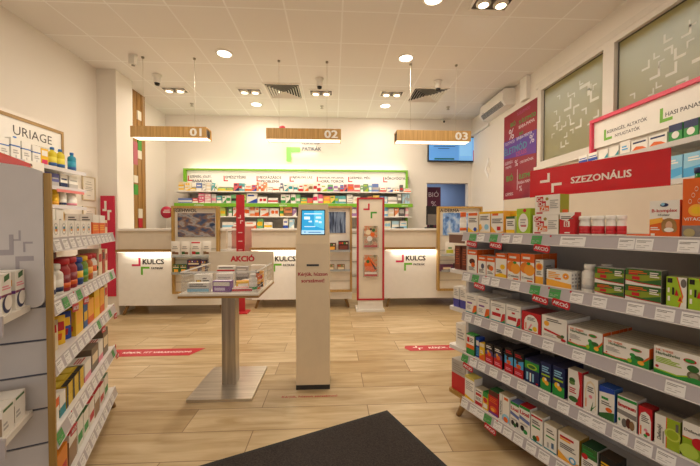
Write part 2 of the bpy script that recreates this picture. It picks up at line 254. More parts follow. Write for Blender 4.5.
BROWS = [(0, -2.924, 0.102, 0.179, 'C', 'Y', 2), (0, -2.81, 0.104, 0.172, 'C', 'Y', 2), (0, -2.7, 0.097, 0.057, 'Y', 'W', 1), (0, -2.59, 0.105, 0.154, 'B', 'W', 1), (0, -2.494, 0.065, 0.163, 'W', 'S', 2), (0, -2.411, 0.084, 0.174, 'W', 'C', 2), (0, -2.321, 0.048, 0.156, 'T', 'W', 1), (0, -2.268, 0.035, 0.128, 'W', 'G', 1), (0, -2.166, 0.144, 0.063, 'L', 'Y', 1), (0, -2.013, 0.144, 0.064, 'G', 'Y', 1), (0, -1.88, 0.098, 0.156, 'R', 'N', 1), (0, -1.797, 0.052, 0.156, 'T', 'R', 1), (0, -1.743, 0.041, 0.151, 'T', 'W', 1), (0, -1.65, 0.128, 0.124, 'W', 'O', 1), (0, -1.537, 0.079, 0.125, 'R', 'B', 1), (0, -1.473, 0.034, 0.175, 'O', 'W', 1), (0, -1.429, 0.038, 0.17, 'W', 'O', 1), (0, -1.382, 0.038, 0.176, 'W', 'O', 1), (0, -1.327, 0.055, 0.171, 'O', 'W', 1), (0, -1.235, 0.096, 0.066, 'W', 'S', 1), (0, -1.119, 0.119, 0.089, 'W', 'O', 1), (0, -1.008, 0.047, 0.162, 'N', 'W', 1), (0, -0.924, 0.077, 0.146, 'W', 'T', 1), (0, -0.828, 0.08, 0.146, 'W', 'T', 1), (0, -0.737, 0.075, 0.147, 'W', 'T', 1), (0, -0.631, 0.086, 0.148, 'W', 'R', 1), (0, -0.532, 0.089, 0.148, 'C', 'O', 1), (0, -0.434, 0.078, 0.149, 'C', 'U', 1), (0, -0.352, 0.064, 0.2, 'W', 'R', 1), (0, -0.278, 0.061, 0.2, 'W', 'R', 1), (0, -0.178, 0.109, 0.134, 'W', 'L', 1), (0, -0.055, 0.109, 0.14, 'G', 'P', 1), (0, 0.054, 0.079, 0.116, 'P', 'W', 1), (0, 0.173, 0.065, 0.136, 'B', 'R', 1), (0, 0.244, 0.059, 0.145, 'R', 'N', 1), (0, 0.348, 0.121, 0.152, 'R', 'O', 1), (0, 0.477, 0.113, 0.141, 'R', 'W', 1), (0, 0.569, 0.048, 0.127, 'G', 'W', 1), (0, 0.65, 0.096, 0.156, 'V', 'L', 1), (0, 0.739, 0.057, 0.129, 'J', 'W', 1), (0, 0.841, 0.125, 0.163, 'B', 'S', 1), (0, 0.994, 0.123, 0.096, 'W', 'R', 1), (0, 1.128, 0.117, 0.097, 'W', 'B', 1), (0, 1.26, 0.123, 0.067, 'W', 'O', 1), (0, 1.366, 0.06, 0.144, 'K', 'R', 1), (0, 1.483, 0.144, 0.071, 'W', 'O', 1), (1, -2.855, 0.258, 0.091, 'B', 'W', 1), (1, -2.664, 0.102, 0.097, 'R', 'W', 1), (1, -2.548, 0.105, 0.192, 'M', 'W', 3), (1, -2.427, 0.116, 0.181, 'Q', 'W', 3), (1, -2.31, 0.089, 0.171, 'S', 'Q', 1), (1, -2.209, 0.092, 0.141, 'T', 'W', 1), (1, -2.112, 0.068, 0.144, 'W', 'G', 1), (1, -2.028, 0.079, 0.145, 'W', 'G', 1), (1, -1.928, 0.098, 0.167, 'G', 'K', 1), (1, -1.741, 0.085, 0.168, 'L', 'G', 1), (1, -1.581, 0.203, 0.192, 'W', 'B', 1), (1, -1.381, 0.183, 0.126, 'W', 'R', 1), (1, -1.177, 0.188, 0.104, 'W', 'R', 1), (1, -0.977, 0.088, 0.172, 'W', 'G', 1), (1, -0.884, 0.08, 0.167, 'W', 'V', 1), (1, -0.779, 0.091, 0.173, 'W', 'G', 1), (1, -0.684, 0.075, 0.173, 'G', 'W', 1), (1, -0.574, 0.117, 0.113, 'G', 'Y', 1), (1, -0.453, 0.109, 0.107, 'R', 'O', 1), (1, -0.344, 0.087, 0.186, 'W', 'M', 1), (1, -0.246, 0.087, 0.176, 'M', 'W', 1), (1, -0.127, 0.129, 0.148, 'O', 'Y', 1), (1, -0.007, 0.087, 0.154, 'Y', 'G', 1), (1, 0.075, 0.063, 0.149, 'T', 'L', 1), (1, 0.185, 0.138, 0.15, 'T', 'W', 1), (1, 0.331, 0.116, 0.173, 'W', 'S', 2), (1, 0.47, 0.139, 0.14, 'W', 'C', 1), (1, 0.736, 0.091, 0.141, 'O', 'W', 1), (1, 0.857, 0.123, 0.164, 'Y', 'K', 1), (1, 0.974, 0.083, 0.148, 'B', 'W', 1), (1, 1.053, 0.051, 0.142, 'A', 'W', 1), (1, 1.182, 0.183, 0.138, 'W', 'S', 1), (1, 1.325, 0.069, 0.195, 'W', 'E', 1), (1, 1.407, 0.043, 0.212, 'A', 'S', 1), (1, 1.459, 0.043, 0.213, 'A', 'S', 1), (1, 1.509, 0.04, 0.207, 'A', 'S', 1), (2, -2.141, 0.089, 0.186, 'L', 'Y', 1), (2, -2.0, 0.068, 0.17, 'G', 'W', 1), (2, -1.912, 0.068, 0.175, 'W', 'O', 1), (2, -1.677, 0.096, 0.182, 'W', 'O', 1), (2, -1.573, 0.085, 0.21, 'O', 'W', 1), (2, -1.484, 0.078, 0.202, 'C', 'O', 1), (2, -1.342, 0.162, 0.161, 'W', 'O', 1), (2, -1.153, 0.182, 0.156, 'W', 'O', 1), (2, -1.007, 0.069, 0.195, 'Y', 'G', 1), (2, -0.883, 0.152, 0.184, 'O', 'U', 1), (2, -0.76, 0.075, 0.168, 'P', 'W', 1), (2, 0.422, 0.093, 0.199, 'P', 'W', 1), (2, 1.055, 0.071, 0.19, 'J', 'W', 1), (2, 1.157, 0.109, 0.156, 'W', 'C', 1), (2, 1.267, 0.083, 0.168, 'O', 'W', 1), (2, 1.376, 0.106, 0.197, 'K', 'S', 1), (2, 1.474, 0.06, 0.191, 'Q', 'W', 1), (3, -2.05, 0.207, 0.134, 'W', 'A', 1), (3, -1.9, 0.079, 0.124, 'W', 'Q', 1), (3, -1.609, 0.208, 0.144, 'W', 'O', 1), (3, -1.426, 0.113, 0.212, 'G', 'Y', 1), (3, -1.272, 0.152, 0.134, 'W', 'Y', 1), (3, -0.932, 0.094, 0.213, 'W', 'B', 1), (3, -0.815, 0.094, 0.193, 'A', 'W', 1), (3, 1.083, 0.138, 0.156, 'C', 'A', 1), (3, 1.243, 0.138, 0.156, 'A', 'W', 1), (3, 1.405, 0.138, 0.156, 'W', 'A', 1)]
LTAGS = [[(.06+.09*i, .055, 0) for i in range(11)], [(.06, .06, 0), (.14, .06, 1), (.23, .06, 0), (.32, .06, 1)]+[(.42+.09*i, .055, 0) for i in range(6)]+[(.98, .05, 1)], [(.06+.09*i, .055, 0) for i in range(7)]+[(.66, .05, 1), (.75, .05, 0), (.84, .05, 0), (.93, .05, 1)],
 [(.05, .06, 1), (.19, .055, 0), (.28, .055, 0)]+[(.37+.09*i, .055, 0) for i in range(6)]+[(1.0, .05, 1)], [(.15+.09*i, .055, 0) for i in range(10)]]
LFLAGS = [[], [.22, .38], [.71, 1.03], [.17, 1.075], []]
# ---------------------------------------------------------------- camera and view
cam = bpy.data.cameras.new('camera'); co = bpy.data.objects.new('camera', cam); COL.objects.link(co)
cam.sensor_width = 36; cam.lens = 326.34/700*36; cam.clip_start = .02
co.location = (0, 0, 1.30); co.rotation_euler = (PI/2-.0205, 0, -.0517); S.camera = co
S.view_settings.view_transform = 'Standard'; S.view_settings.look = 'None'; S.view_settings.gamma = 1; S.view_settings.exposure = EXPO
S.view_settings.use_curve_mapping = False

# ---------------------------------------------------------------- the room
ZC = 3.566; XL = -3.40; XR = 2.95; YB = 6.85; YF = -2.6
wallm = wall_mat('e9e1d5', 'painted_plaster'); greym = wall_mat('c4bcb0', 'passage_plaster')
struct(MB().box(XL-.2, YF-.2, -.1, XR+2.2, YB+2.4, 0, floor_mat()), 'floor')
struct(MB().box(XL-.2, YF-.2, ZC, XR+.2, YB+.0, ZC+.1, ceiling_mat()), 'ceiling')
struct(MB().box(XL-.15, YF, 0, XL, YB, ZC, wallm), 'wall_left')
b = MB()                                                    # wall behind the camera with a wide glazed shop entrance
b.box(XL, YF-.15, 0, -1.6, YF, ZC, wallm).box(1.6, YF-.15, 0, XR, YF, ZC, wallm).box(-1.6, YF-.15, 2.5, 1.6, YF, ZC, wallm)
struct(b, 'wall_front')
DX0, DX1, DZ = 1.99, 2.88, 2.22                             # opening to the back room
b = MB().box(XL, YB, 0, DX0, YB+.15, ZC+.1, wallm).box(DX1, YB, 0, XR+.2, YB+.15, ZC+.1, wallm).box(DX0, YB, DZ, DX1, YB+.15, ZC+.1, wallm)
struct(b, 'wall_back')
bluem = wall_mat('8f9bb4', 'back_room_paint')
b = MB().box(DX0-.6, YB+1.9, 0, DX1+1.2, YB+2.0, 2.6, bluem).box(DX0-.65, YB+.15, 0, DX0-.6, YB+1.9, 2.6, bluem).box(DX1+1.2, YB+.15, 0, DX1+1.25, YB+1.9, 2.6, bluem).box(DX0-.65, YB+.15, 2.6, DX1+1.25, YB+2, 2.65, bluem)
struct(b, 'wall_back_room')
# right wall with two window openings
WZ0, WZ1 = 2.15, 3.27; W1 = (3.45, 4.56); W2 = (1.9, 3.28)
b = MB().box(XR, YF, 0, XR+.15, YB, WZ0, wallm).box(XR, YF, WZ1, XR+.15, YB, ZC, wallm)
b.box(XR, W1[1], WZ0, XR+.15, YB, WZ1, wallm).box(XR, YF, WZ0, XR+.15, W2[0], WZ1, wallm)
struct(b, 'wall_right')
framem = paint('ded6ca', .4)
for i, (a, c) in enumerate((W1, W2)):
    wroot = MB(); t = .06; x0, x1 = XR-.03, XR+.08
    if i == 0: c2 = c; a2 = W2[1]+.085
    else: c2 = c+.085; a2 = a
    wroot.box(x0, a2, WZ0, x1, c2, WZ0+t, framem).box(x0, a2, WZ1-t, x1, c2, WZ1, framem).box(x0, c2-t-.02, WZ0+t, x1, c2, WZ1-t, framem).box(x0, a2, WZ0+t, x1, a2+t, WZ1-t, framem)
    w = struct(wroot, 'window_%d' % (i+1))
    y0, y1, z0, z1 = a2+t, c2-t-.02, WZ0+t, WZ1-t
    g = MB().box(x0+.05, y0, z0, x0+.062, y1, z1, frosted_mat())
    gk = paint('4c463c', .5)
    xs = x0+.044
    for (p, q, r, u) in ((y0, z0, y0+.012, z1), (y1-.012, z0, y1, z1), (y0, z0, y1, z0+.012), (y0, z1-.012, y1, z1)): g.box(xs, p, q, xs+.006, r, u, gk)
    # pale corner marks stuck on the pane, scattered over its middle
    rr = random.Random(23+i); fn = lambda u, v, k: (xs+.004, y1-u, z0+v); mk = paint('dcd9cc', .6)
    placed = []; wd = y1-y0
    for n_ in range(400):
        if len(placed) > 27: break
        s_ = rr.choice((.06, .08, .1, .13, .16)); u = rr.gauss(.48*wd, .15*wd); v = .45*(z1-z0)+(u-.5*wd)*.22+rr.gauss(.05, .14)
        if not (.06 < u < wd-s_-.05 and .08 < v < z1-z0-s_-.1): continue
        if any(abs(u-p)+abs(v-q) < (s_+r)*.8 for p, q, r in placed): continue
        placed.append((u, v, s_)); bracket(fn, u, v, s_, s_, s_*.24, mk, g, rr.choice('LJG7'))
    g.build('pane', w)
struct(MB().box(XR-.05, W2[0]-.1, WZ0-.05, XR+.01, W1[1]+.04, WZ0, framem), 'trim_1')
struct(MB().box(XR-.035, W2[0]-.1, WZ1, XR+.01, W1[1]+.04, WZ1+.07, framem), 'trim_2')
# corridor beyond the windows
cm = wall_mat('6a6346', 'corridor_paint')
struct(MB().box(XR+1.5, 1.0, 1.5, XR+1.6, 5.2, 3.9, cm).box(XR+.15, .9, 1.5, XR+1.6, 1.0, 3.9, cm).box(XR+.15, 5.2, 1.5, XR+1.6, 5.3, 3.9, cm).box(XR+.15, .9, 1.45, XR+1.6, 5.3, 1.5, cm).box(XR+.15, .9, 3.9, XR+1.6, 5.3, 3.95, cm), 'wall_corridor')
struct(MB().box(XL, 4.92, 0, -3.13, 5.31, ZC, wallm), 'wall_pier')
bb = paint('d8cdbb', .5)
struct(MB().box(XL, YF, 0, XL+.015, 4.92, .08, bb), 'baseboard_left'); struct(MB().box(XR-.015, YF, 0, XR, YB, .08, bb), 'baseboard_right')

# ---------------------------------------------------------------- lights
WARM = (1, .88, .735)
def area(name, loc, size, power, col=WARM, rot=(0, 0, 0), sy=None, spread=None):
    l = bpy.data.lights.new(name, 'AREA'); l.energy = power; l.color = col; l.size = size; l.shape = 'DISK'
    if sy: l.shape = 'RECTANGLE'; l.size_y = sy
    if spread: l.spread = spread
    o = bpy.data.objects.new(name, l); COL.objects.link(o); o.location = loc; o.rotation_euler = rot; return o
lampm = paint('fff2de', .5, 0, 7.); rimm = paint('f2ece2', .4)
DL = [(-1.42, 6.18, PB), (.98, 6.13, PB), (-1.42, 4.40, PM), (.98, 4.39, PM), (-1.45, 3.25, PN), (1.0, 3.24, PN), (-1.42, 1.0, PF), (.98, 1.0, PF), (-1.42, -1.2, PF), (.98, -1.2, PF)]
where = ['over the back shelves near hanging sign one', 'over the back shelves near hanging sign three', 'just in front of hanging sign one', 'just in front of hanging sign three', 'above the display table, cut by picture top', 'above aisle, cut by picture top', '', '', '', '']
first = None
for i, (x, y, p) in enumerate(DL):
    area('downlight_lamp', (x, y, ZC-.02), .17, p)
    if i > 5: continue
    lab = 'round lit ceiling downlight '+where[i]
    if first is None:
        first = thing('ceiling_downlight', lab, 'ceiling light', (x, y, ZC), 0, 'round ceiling downlights')
        MB().lathe([(.088, -.012), (.105, -.012), (.112, 0.001), (.088, .001)], rimm, seg=28, caps=False).build('rim', first)
        MB().lathe([(.086, -.008), (.086, .0)], lampm, seg=28).build('diffuser', first)
    else: copy_thing(first, (x, y, ZC), 0, lab)
# twin recessed spots
first = None; spotm = paint('ffe6c0', .5, 0, 5.)
for x, y, lab in ((-2.62, 5.6, 'over the corner by the timber slats'), (-1.39, 5.59, 'beside the square air diffuser near sign two'), (-.2, 5.59, 'behind hanging sign two'), (1.0, 5.57, 'between sign three and the back shelves'), (1.61, 3.27, 'at the picture top, nearest the entrance')):
    lab = 'recessed twin spotlight box '+lab
    if first is None:
        first = thing('twin_spotlight', lab, 'ceiling light', (x, y, ZC), 0, 'recessed twin spotlights')
        b = MB()
        for (p, q, r, s_) in ((-.2, -.12, .2, -.1), (-.2, .1, .2, .12), (-.2, -.1, -.18, .1), (.18, -.1, .2, .1)): b.box(p, q, -.012, r, s_, .001, rimm)
        b.build('frame', first)
        MB().box(-.18, -.1, -.004, .18, .1, .0, paint('4a4238', .4)).build('recess', first)
        for sx in (-.09, .09): MB().lathe([(.075, -.005), (.07, -.03), (.055, -.034)], paint('d9d2c4', .25, .6), (sx, 0, 0), 16, False).lathe([(.05, -.036), (.0, -.037)], spotm, (sx, 0, 0), 16).build('spot', first)
    else: copy_thing(first, (x, y, ZC), 0, lab)
    area('spot_lamp', (x, y, ZC-.05), .1, PS, rot=(math.radians(12), 0, 0))
# square air diffusers
first = None
for x, y, lab in ((-.82, 5.56, 'near hanging sign two'), (1.62, 5.6, 'near hanging sign three')):
    lab = 'square louvred air diffuser in the ceiling '+lab
    if first is None:
        first = thing('air_diffuser', lab, 'air vent', (x, y, ZC), 0, 'square ceiling air diffusers')
        b = MB(); 
        for (p, q, r, s_) in ((-.3, -.3, .3, -.27), (-.3, .27, .3, .3), (-.3, -.27, -.27, .27), (.27, -.27, .3, .27)): b.box(p, q, -.012, r, s_, .001, rimm)
        b.build('frame', first)
        b = MB().box(-.27, -.27, -.002, .27, .27, .0, paint('2e2a26', .7))
        for k in range(6):                                       # four-way louvres, rings of tilted blades
            o, i_ = .262-k*.042, .262-k*.042-.022
            for q in range(4):
                f = lambda x_, y_, z_, q=q: (x_*[1, 0, -1, 0][q]-y_*[0, 1, 0, -1][q], x_*[0, 1, 0, -1][q]+y_*[1, 0, -1, 0][q], z_)
                b.add([f(-o, -o, -.026), f(o, -o, -.026), f(i_, -i_, -.004), f(-i_, -i_, -.004)], [(0, 1, 2, 3)], paint('efe9de', .4))
        b.build('louvre', first)
    else: copy_thing(first, (x, y, ZC), 0, lab)
# small ceiling fittings
for x, y, lab in ((-2.598, 6.21, 'near the corner behind sign one'), (-.207, 6.21, 'behind hanging sign two'), (2.182, 6.14, 'behind hanging sign three')):
    single(MB().lathe([(.035, .002), (.035, -.01), (.012, -.012), (.012, -.045), (.03, -.047), (.03, -.052)], paint('b9b0a2', .3, .6), seg=14), 'mounted_sprinkler', 'small ceiling sprinkler head '+lab, 'sprinkler', (x, y, ZC), 0, 'ceiling sprinkler heads')
first = None
for x, y, lab in ((-2.632, 5.08, 'beyond hanging sign one'), (-.207, 5.08, 'beyond hanging sign two'), (1.636, 5.06, 'beside the air diffuser, beyond sign three')):
    lab = 'white ceiling camera with dark lens '+lab
    if first is None:
        first = thing('mounted_camera', lab, 'camera', (x, y, ZC), 0, 'white ceiling cameras')
        MB().lathe([(.065, .002), (.062, -.025), (.045, -.035), (.05, -.09), (.048, -.12)], paint('ece6da', .4), seg=18).build('housing', first)
        MB().lathe([(.04, -.121), (.03, -.15), (.0, -.16)], paint('1c1b1c', .15), seg=18).build('lens', first)
    else: copy_thing(first, (x, y, ZC), 0, lab)
t = thing('mounted_camera', 'small wall camera high above the television', 'camera', (2.32, 6.84, 3.5225), 0)
MB().box(-.03, -.02, .0, .03, .008, .045, paint('ece6da', .4)).build('bracket', t); MB().tube((0, -.01, .01), (-.02, -.13, -.05), .03, paint('ece6da', .4), 14).build('housing', t)
MB().tube((-.02, -.131, -.0505), (-.021, -.136, -.053), .022, paint('1c1b1c', .2), 14).build('lens', t)
t = thing('smoke_alarm', 'white alarm unit on the ceiling, nearest the pier', 'alarm', (-2.642, 4.51, ZC))
MB().box(-.05, -.04, -.13, .05, .04, 0, paint('ece6da', .4), .015).build('housing', t); MB().lathe([(.022, -.14), (.022, -.131)], paint('8c857c', .4), (0, 0, 0), 12).build('sensor', t)

# ---------------------------------------------------------------- hanging counter signs
oak = wood('a9804c', 'c39a63', 'X', .9, 'oak_veneer_across')
oakz = wood('b0874a', 'd2a868', 'Z', 1.2, 'oak_veneer_upright')
for num, xa, xb, cabs, word in (('01', -2.67, -1.69, (-2.541, -1.866), 'one'), ('02', -.90, .109, (-.738, -.082), 'two'), ('03', .878, 1.915, (1.082, 1.73), 'three')):
    t = thing('hanging_sign', 'timber box sign reading %s hung from the ceiling on wires' % num, 'sign', ((xa+xb)/2, 4.47, 2.48), 0, 'numbered counter signs')
    w = (xb-xa)/2
    b = MB(); z0, z1, th = 0, .145, .012
    b.box(-w, 0, z0, w, th, z1, oakz).box(-w, .2-th, z0, w, .2, z1, oakz).box(-w, th, z1-th, w, .2-th, z1, oakz)
    b.build('casing', t)
    fn = fr(-w, w, z0, z1, 0, .002)
    n = MB().text(num, fn, 1-.25/(2*w), .14, 1-.02/(2*w), .84, paint('f2eee6', .4), .03, 1, 2*w/.145/1.3); n.build('numeral', t)
    MB().box(-w+.01, th, .004, w-.01, .2-th, .012, paint('fff0d0', .5, 0, 2.2)).build('light_diffuser', t)
    for sgn in (-1, 1):
        e = MB()
        for yy in (.02, .05, .10, .13): e.box(sgn*(w-.025), yy, .03, sgn*(w-.002), yy+.02, .12, paint('3d3226', .5))
        e.build('end_cap', t)
    for cx in cabs:
        x = cx-(xa+xb)/2
        MB().tube((x, .08, .145), (x, .08, ZC-2.48), .0022, paint('c9c0b0', .4, .5), 6).lathe([(.018, ZC-2.48-.02), (.02, ZC-2.481)], paint('9c9282', .4, .4), (x, .08, 0), 10).build('cable', t)
single(MB().lathe([(.035, 0), (.045, .02), (.04, .05), (.02, .06)], paint('e04858', .4), seg=14), 'red_logo_mark', 'small red logo mark dome on top of hanging sign two', 'lamp', (-.70, 4.58, 2.6255))  # unlit red dome modelled in place of the wall logo's red mark
area('sign_glow', (-.4, 4.57, 2.47), .9, PG, sy=.12); area('sign_glow', (-2.18, 4.57, 2.47), .9, PG, sy=.12); area('sign_glow', (1.4, 4.57, 2.47), .9, PG, sy=.12)

# ---------------------------------------------------------------- back wall: shelving, logo, television, banner
XS0, XS1 = -3.0, 1.56
green = paint('78b428', .4); whitem = paint('f0ebe2', .4)
t = thing('pharmacy_shelving', 'long white pharmacy shelving with green frame behind the counters', 'shelving', (0, 6.85, 0))
MB().box(XS0+.05, -.03, 1.25, XS1-.03, -.005, 2.13, paint('b9b2a8', .6)).build('back_panel', t)
hd = MB().box(XS0+.08, -.12, 2.10, XS1-.02, -.02, 2.43, whitem)
fn = fr(XS0+.08, XS1-.02, 2.10, 2.43, -.121)
L_ = (XS1-XS0-.1)
for u, lines in ((.002, ('SZÉPSÉG, JÓLÉT,', 'BABÁKNAK')), (.16, ('EMÉSZTÉSRE',)), (.307, ('MEGFÁZÁSOS', 'PROBLÉMA')), (.456, ('FÁJDALOM, LÁZ',)), (.58, ('MEGFÁZÁS, INFLUENZA,', 'ORR, TOROK')), (.724, ('DERMED, MÉG',)), (.887, ('BŐRGYÓGYÁSZ',))):
    bracket(fn, u, .33, .02, .33, .07, 'c8303c', hd, 'L', 1, L_/.33)
    for j, l in enumerate(lines): hd.text(l, fn, u+.009+j*.012, .5-j*.24, u+.125, .7-j*.24, paint('3a3634', .5), .02, 1, L_/.33, 'l')
hd.build('header_board', t)
MB().box(XS0+.02, -.17, 2.42, XS1-.02, -.01, 2.455, green).box(XS0+.02, -.17, 2.10, XS0+.07, -.12, 2.42, green).box(XS1-.06, -.17, 1.26, XS1-.02, -.02, 2.42, green).build('green_frame', t)
for k in range(5):
    x = XS0+.1+k*(XS1-XS0-.2)/4
    MB().box(x-.012, -.05, 1.26, x+.012, -.02, 2.1, paint('8d867c', .5)).build('upright', t)
for z, gs in ((1.985, 0), (1.752, 1), (1.50, 0)):
    sh = MB().box(XS0-.04, -.42, z-.022, XS1, -.03, z, whitem)
    if gs: sh.box(XS0-.04, -.43, z-.075, XS1+.02, -.42, z-.004, green)
    s_ = sh.build('shelf', t)
    if gs:
        for k in range(6):
            x = XS0+.2+k*.8; q = MB(); q.text(('VITAMINOK', 'FÁJDALOM', 'ALLERGIA', 'MEGFÁZÁS', 'KÖTSZER', 'KÖHÖGÉS')[k], fr(x, x+.45, z-.06, z-.03, -.43), 0, .1, 1, .9, whitem, .02, 1, 15).build('shelf_lettering', s_)
MB().box(XS0+.0, -.0145, 2.456, XS1-.02, -.011, 2.46, paint('fff3dc', .5, 0, 3.)).build('light_strip', t)
area('shelf_strip', (-.7, 6.76, 2.47), 4.4, PSTRIP, (1, .9, .75), rot=(math.radians(180-22), 0, 0), sy=.04)
area('shelf_strip', (-.7, 6.45, 2.40), 4.3, PSHELF, (1, .9, .75), rot=(math.radians(25), 0, 0), sy=.05)
# back counter with drawers
t = thing('drawer_unit', 'long low white drawer unit under the pharmacy shelving', 'drawer unit', (0, 6.85, 0))
MB().box(XS0, -.55, 0, XS1, -.01, 1.21, paint('e6dccb', .4)).build('carcass', t); MB().box(XS0-.02, -.58, 1.21, XS1+.02, -.01, 1.25, whitem).build('worktop', t)
for k in range(6):
    for j in range(4):
        x = XS0+.02+k*.757; z = .1+j*.275
        d = MB().box(x, -.568, z, x+.745, -.551, z+.262, whitem).build('drawer', t); MB().box(x+.3, -.58, z+.235, x+.45, -.5685, z+.25, paint('a09888', .3, .7)).build('handle', d)
# glowing wall logo
t = thing('shop_logo_sign', 'glowing green corner mark and shop lettering on the back wall', 'sign', (-.8, 6.85, 2.64))
b = MB(); f = lambda x, y, z: (x, -.04+z, y)
b.prism([(-.16, 0), (-.07, 0), (-.07, .2), (.12, .2), (.12, .29), (-.16, .29)], 0, .03, paint('7fd45a', .5, 0, .55), f); b.build('green_mark', t)
b = MB(); b.text('PATIKÁK', lambda u, v, k: (.16+u*.4, -.03-.001*k, .23+v*.085), 0, 0, 1, 1, paint('6a6a70', .4), .03, 1, 4.7); b.build('lettering', t, label='silver capital lettering')
b = MB(); b.text('KULCS', lambda u, v, k: (.16+u*.36, -.03-.001*k, .36+v*.1), 0, 0, 1, 1, paint('8a8a90', .4), .02, 1, 4.); b.build('lettering', t, label='upper line of silver lettering')
area('logo_glow', (-.6, 6.80, 2.9), .55, PLOGO, (1, .95, .85), rot=(math.radians(90), 0, 0), sy=.3)
# television
t = thing('television', 'flat television with blue screen mounted above the doorway', 'television', (2.48, 6.80, 2.65))
MB().box(-.5, -.05, 0, .5, -.0, .52, paint('18171a', .3)).build('housing', t)
b = MB().box(-.48, -.054, .03, .48, -.0505, .505, paint('5a98dc', .3, 0, .5))
fn = fr(-.48, .48, .03, .505, -.054, .0008)
b.mark([(.66, .0), (1, .0), (1, 1), (.66, 1)], fn, paint('70aee6', .3, 0, .55)); b.mark([(.68, .2), (.95, .2), (.95, .93), (.68, .93)], fn, paint('80baee', .3, 0, .55), 2)
for v, a, c in ((.72, .14, .5), (.60, .1, .58), (.5, .2, .45)): b.mark([(a, v), (c, v), (c, v+.03), (a, v+.03)], fn, paint('24508a', .3, 0, .2), 2)
b.mark([(.12, .03), (.56, .03), (.56, .1), (.12, .1)], fn, paint('1d6b6e', .3, 0, .2), 2); b.mark([(.975, .0), (1, .0), (1, .45), (.975, .45)], fn, paint('b02050', .3, 0, .3), 2)
b.build('screen', t)
MB().box(-.15, 0, .15, .15, .045, .4, paint('222222', .5)).build('bracket', t)
# banner in the back room
b = MB().box(-.16, 0, 0, .16, .02, 1.9, paint('5c1d3c', .5)); fn = fr(-.16, .16, 0, 1.9, 0, .001); wm = paint('d8c6d0', .5)
for s_, v in (('BIÓ', .92), ('%', .80), ('ÉLETMÓD', .70), ('ÉLETMÓD', .46)): b.text(s_, fn, .1, v-.035, .9, v+.035, wm, .0, 1, .168)
single(b, 'banner', 'dark plum banner with white words inside the back room doorway', 'banner', (2.26, 7.25, .28))
area('back_room_lamp', (2.7, 8.0, 2.55), .5, PBR, (.72, .84, 1))

# ---------------------------------------------------------------- right wall: poster, air conditioner, chevron
b = MB().box(-.012, -.45, 0, 0, .45, 1.42, noise_mat('poster_red', [(.2, '9b1a24'), (.55, '86172c'), (.8, '5a1d3c')], 1.2, .4), 0)
fnp = lambda u, v, k: (-.012-.0006*k, .45-u*.9, v*1.42)
pc = dict(w='d9cfd4', g='3f9440', p='b24a7a', b='4d6aa8')
b.mark([(0, .50), (1, .44), (1, .68), (0, .70)], fnp, noise_mat('poster_violet', [(.3, '6a2a86'), (.6, '4a3a96'), (.8, '7a2456')], 2., .4), 1)
for s_, u0, v0, u1, v1, c in (('BIÓ', .18, .84, .44, .90, 'g'), ('% ÉLETMÓD', .5, .82, .98, .88, 'g'), ('BABA-MAMA', .5, .77, .95, .81, 'w'), ('%', .1, .70, .42, .82, 'w'), ('ÉLETMÓD', .03, .65, .4, .69, 'w'), ('BIÓ', .45, .70, .7, .74, 'g'),
    ('BABA-MAMA', .42, .655, .9, .69, 'w'), ('ÉLETMÓD', .03, .53, .74, .63, 'b'), ('SZŰLÉS', .4, .48, .75, .54, 'p'), ('%', .78, .56, .98, .65, 'w'), ('SZÉPSÉG', .03, .42, .32, .46, 'w'), ('%', .36, .37, .5, .44, 'w'), ('CSECSEMŐNEK', .52, .385, .95, .42, 'w'),
    ('MAMA', .05, .37, .3, .40, 'w'), ('BIÓ', .05, .22, .38, .30, 'g'), ('ÉLETMÓD', .52, .21, .97, .28, 'g'), ('BABA-MAMA', .5, .155, .9, .195, 'w'), ('%', .52, .08, .62, .14, 'w'), ('SZÉPSÉG', .04, .05, .36, .09, 'w'), ('% ÉLETMÓD', .35, .93, .92, .97, 'p')):
    b.text(s_, fnp, u0, v0, u1, v1, paint({'w': 'd9cfd4', 'g': '3f9440', 'p': 'b24a7a', 'b': '4f8aa0'}[c], .5), .0 if c == 'w' else .02, 2, .9/1.42)
b.mark([(.46, .1), (.475, .1), (.475, .33), (.46, .33)], fnp, wm, 2)
single(b, 'mounted_poster', 'tall red and violet wall poster covered in white and green words', 'poster', (XR-.001, 5.05, 1.74))
t = thing('air_conditioner', 'white split air conditioner unit high on the wall by the poster', 'air conditioner', (XR-.001, 5.6, 3.27))
pr = [(-.0, 0), (-.0, .27), (-.17, .27), (-.2, .24), (-.21, .08), (-.15, .0)]
acm = paint('ece7de', .35)
MB().prism(pr, -.42, .42, acm, lambda x, z, y: (x, y, z)).build('casing', t)
b = MB(); f = lambda x, y, z: (x, y, z)
for k in range(6):
    q = k/6; x, z = -.152-.055*q, .004+.074*q; b.hexa([(x-.012, -.36, z), (x-.012, .36, z), (x-.003, .36, z+.012), (x-.003, -.36, z+.012), (x-.016, -.36, z+.002), (x-.016, .36, z+.002), (x-.007, .36, z+.014), (x-.007, -.36, z+.014)], paint('2f2c2a', .5))
b.build('outlet_louvre', t)
MB().box(-.2105, .25, .09, -.207, .32, .1, paint('b0a9a0', .4)).build('badge', t)
t = thing('pipe_duct', 'white pipe duct running along the right wall under the air conditioner', 'duct', (XR-.001, 0, 0))
MB().box(-.06, 4.78, 3.22, 0, 4.95, 3.56, acm).build('cover', t); MB().box(-.04, 6.02, 3.19, 0, 6.82, 3.24, acm).build('trunking', t)
b = MB(); fn = lambda u, v, k: (-.012, 6.2-u*.16, v*.4)
b.prism([(.16, 0), (.0, .18), (.16, .4), (.16, .33), (.07, .19), (.16, .07)], 0, .01, paint('f6f2ec', .4), lambda x, y, z: (-.012+z, 6.28-x, y)); 
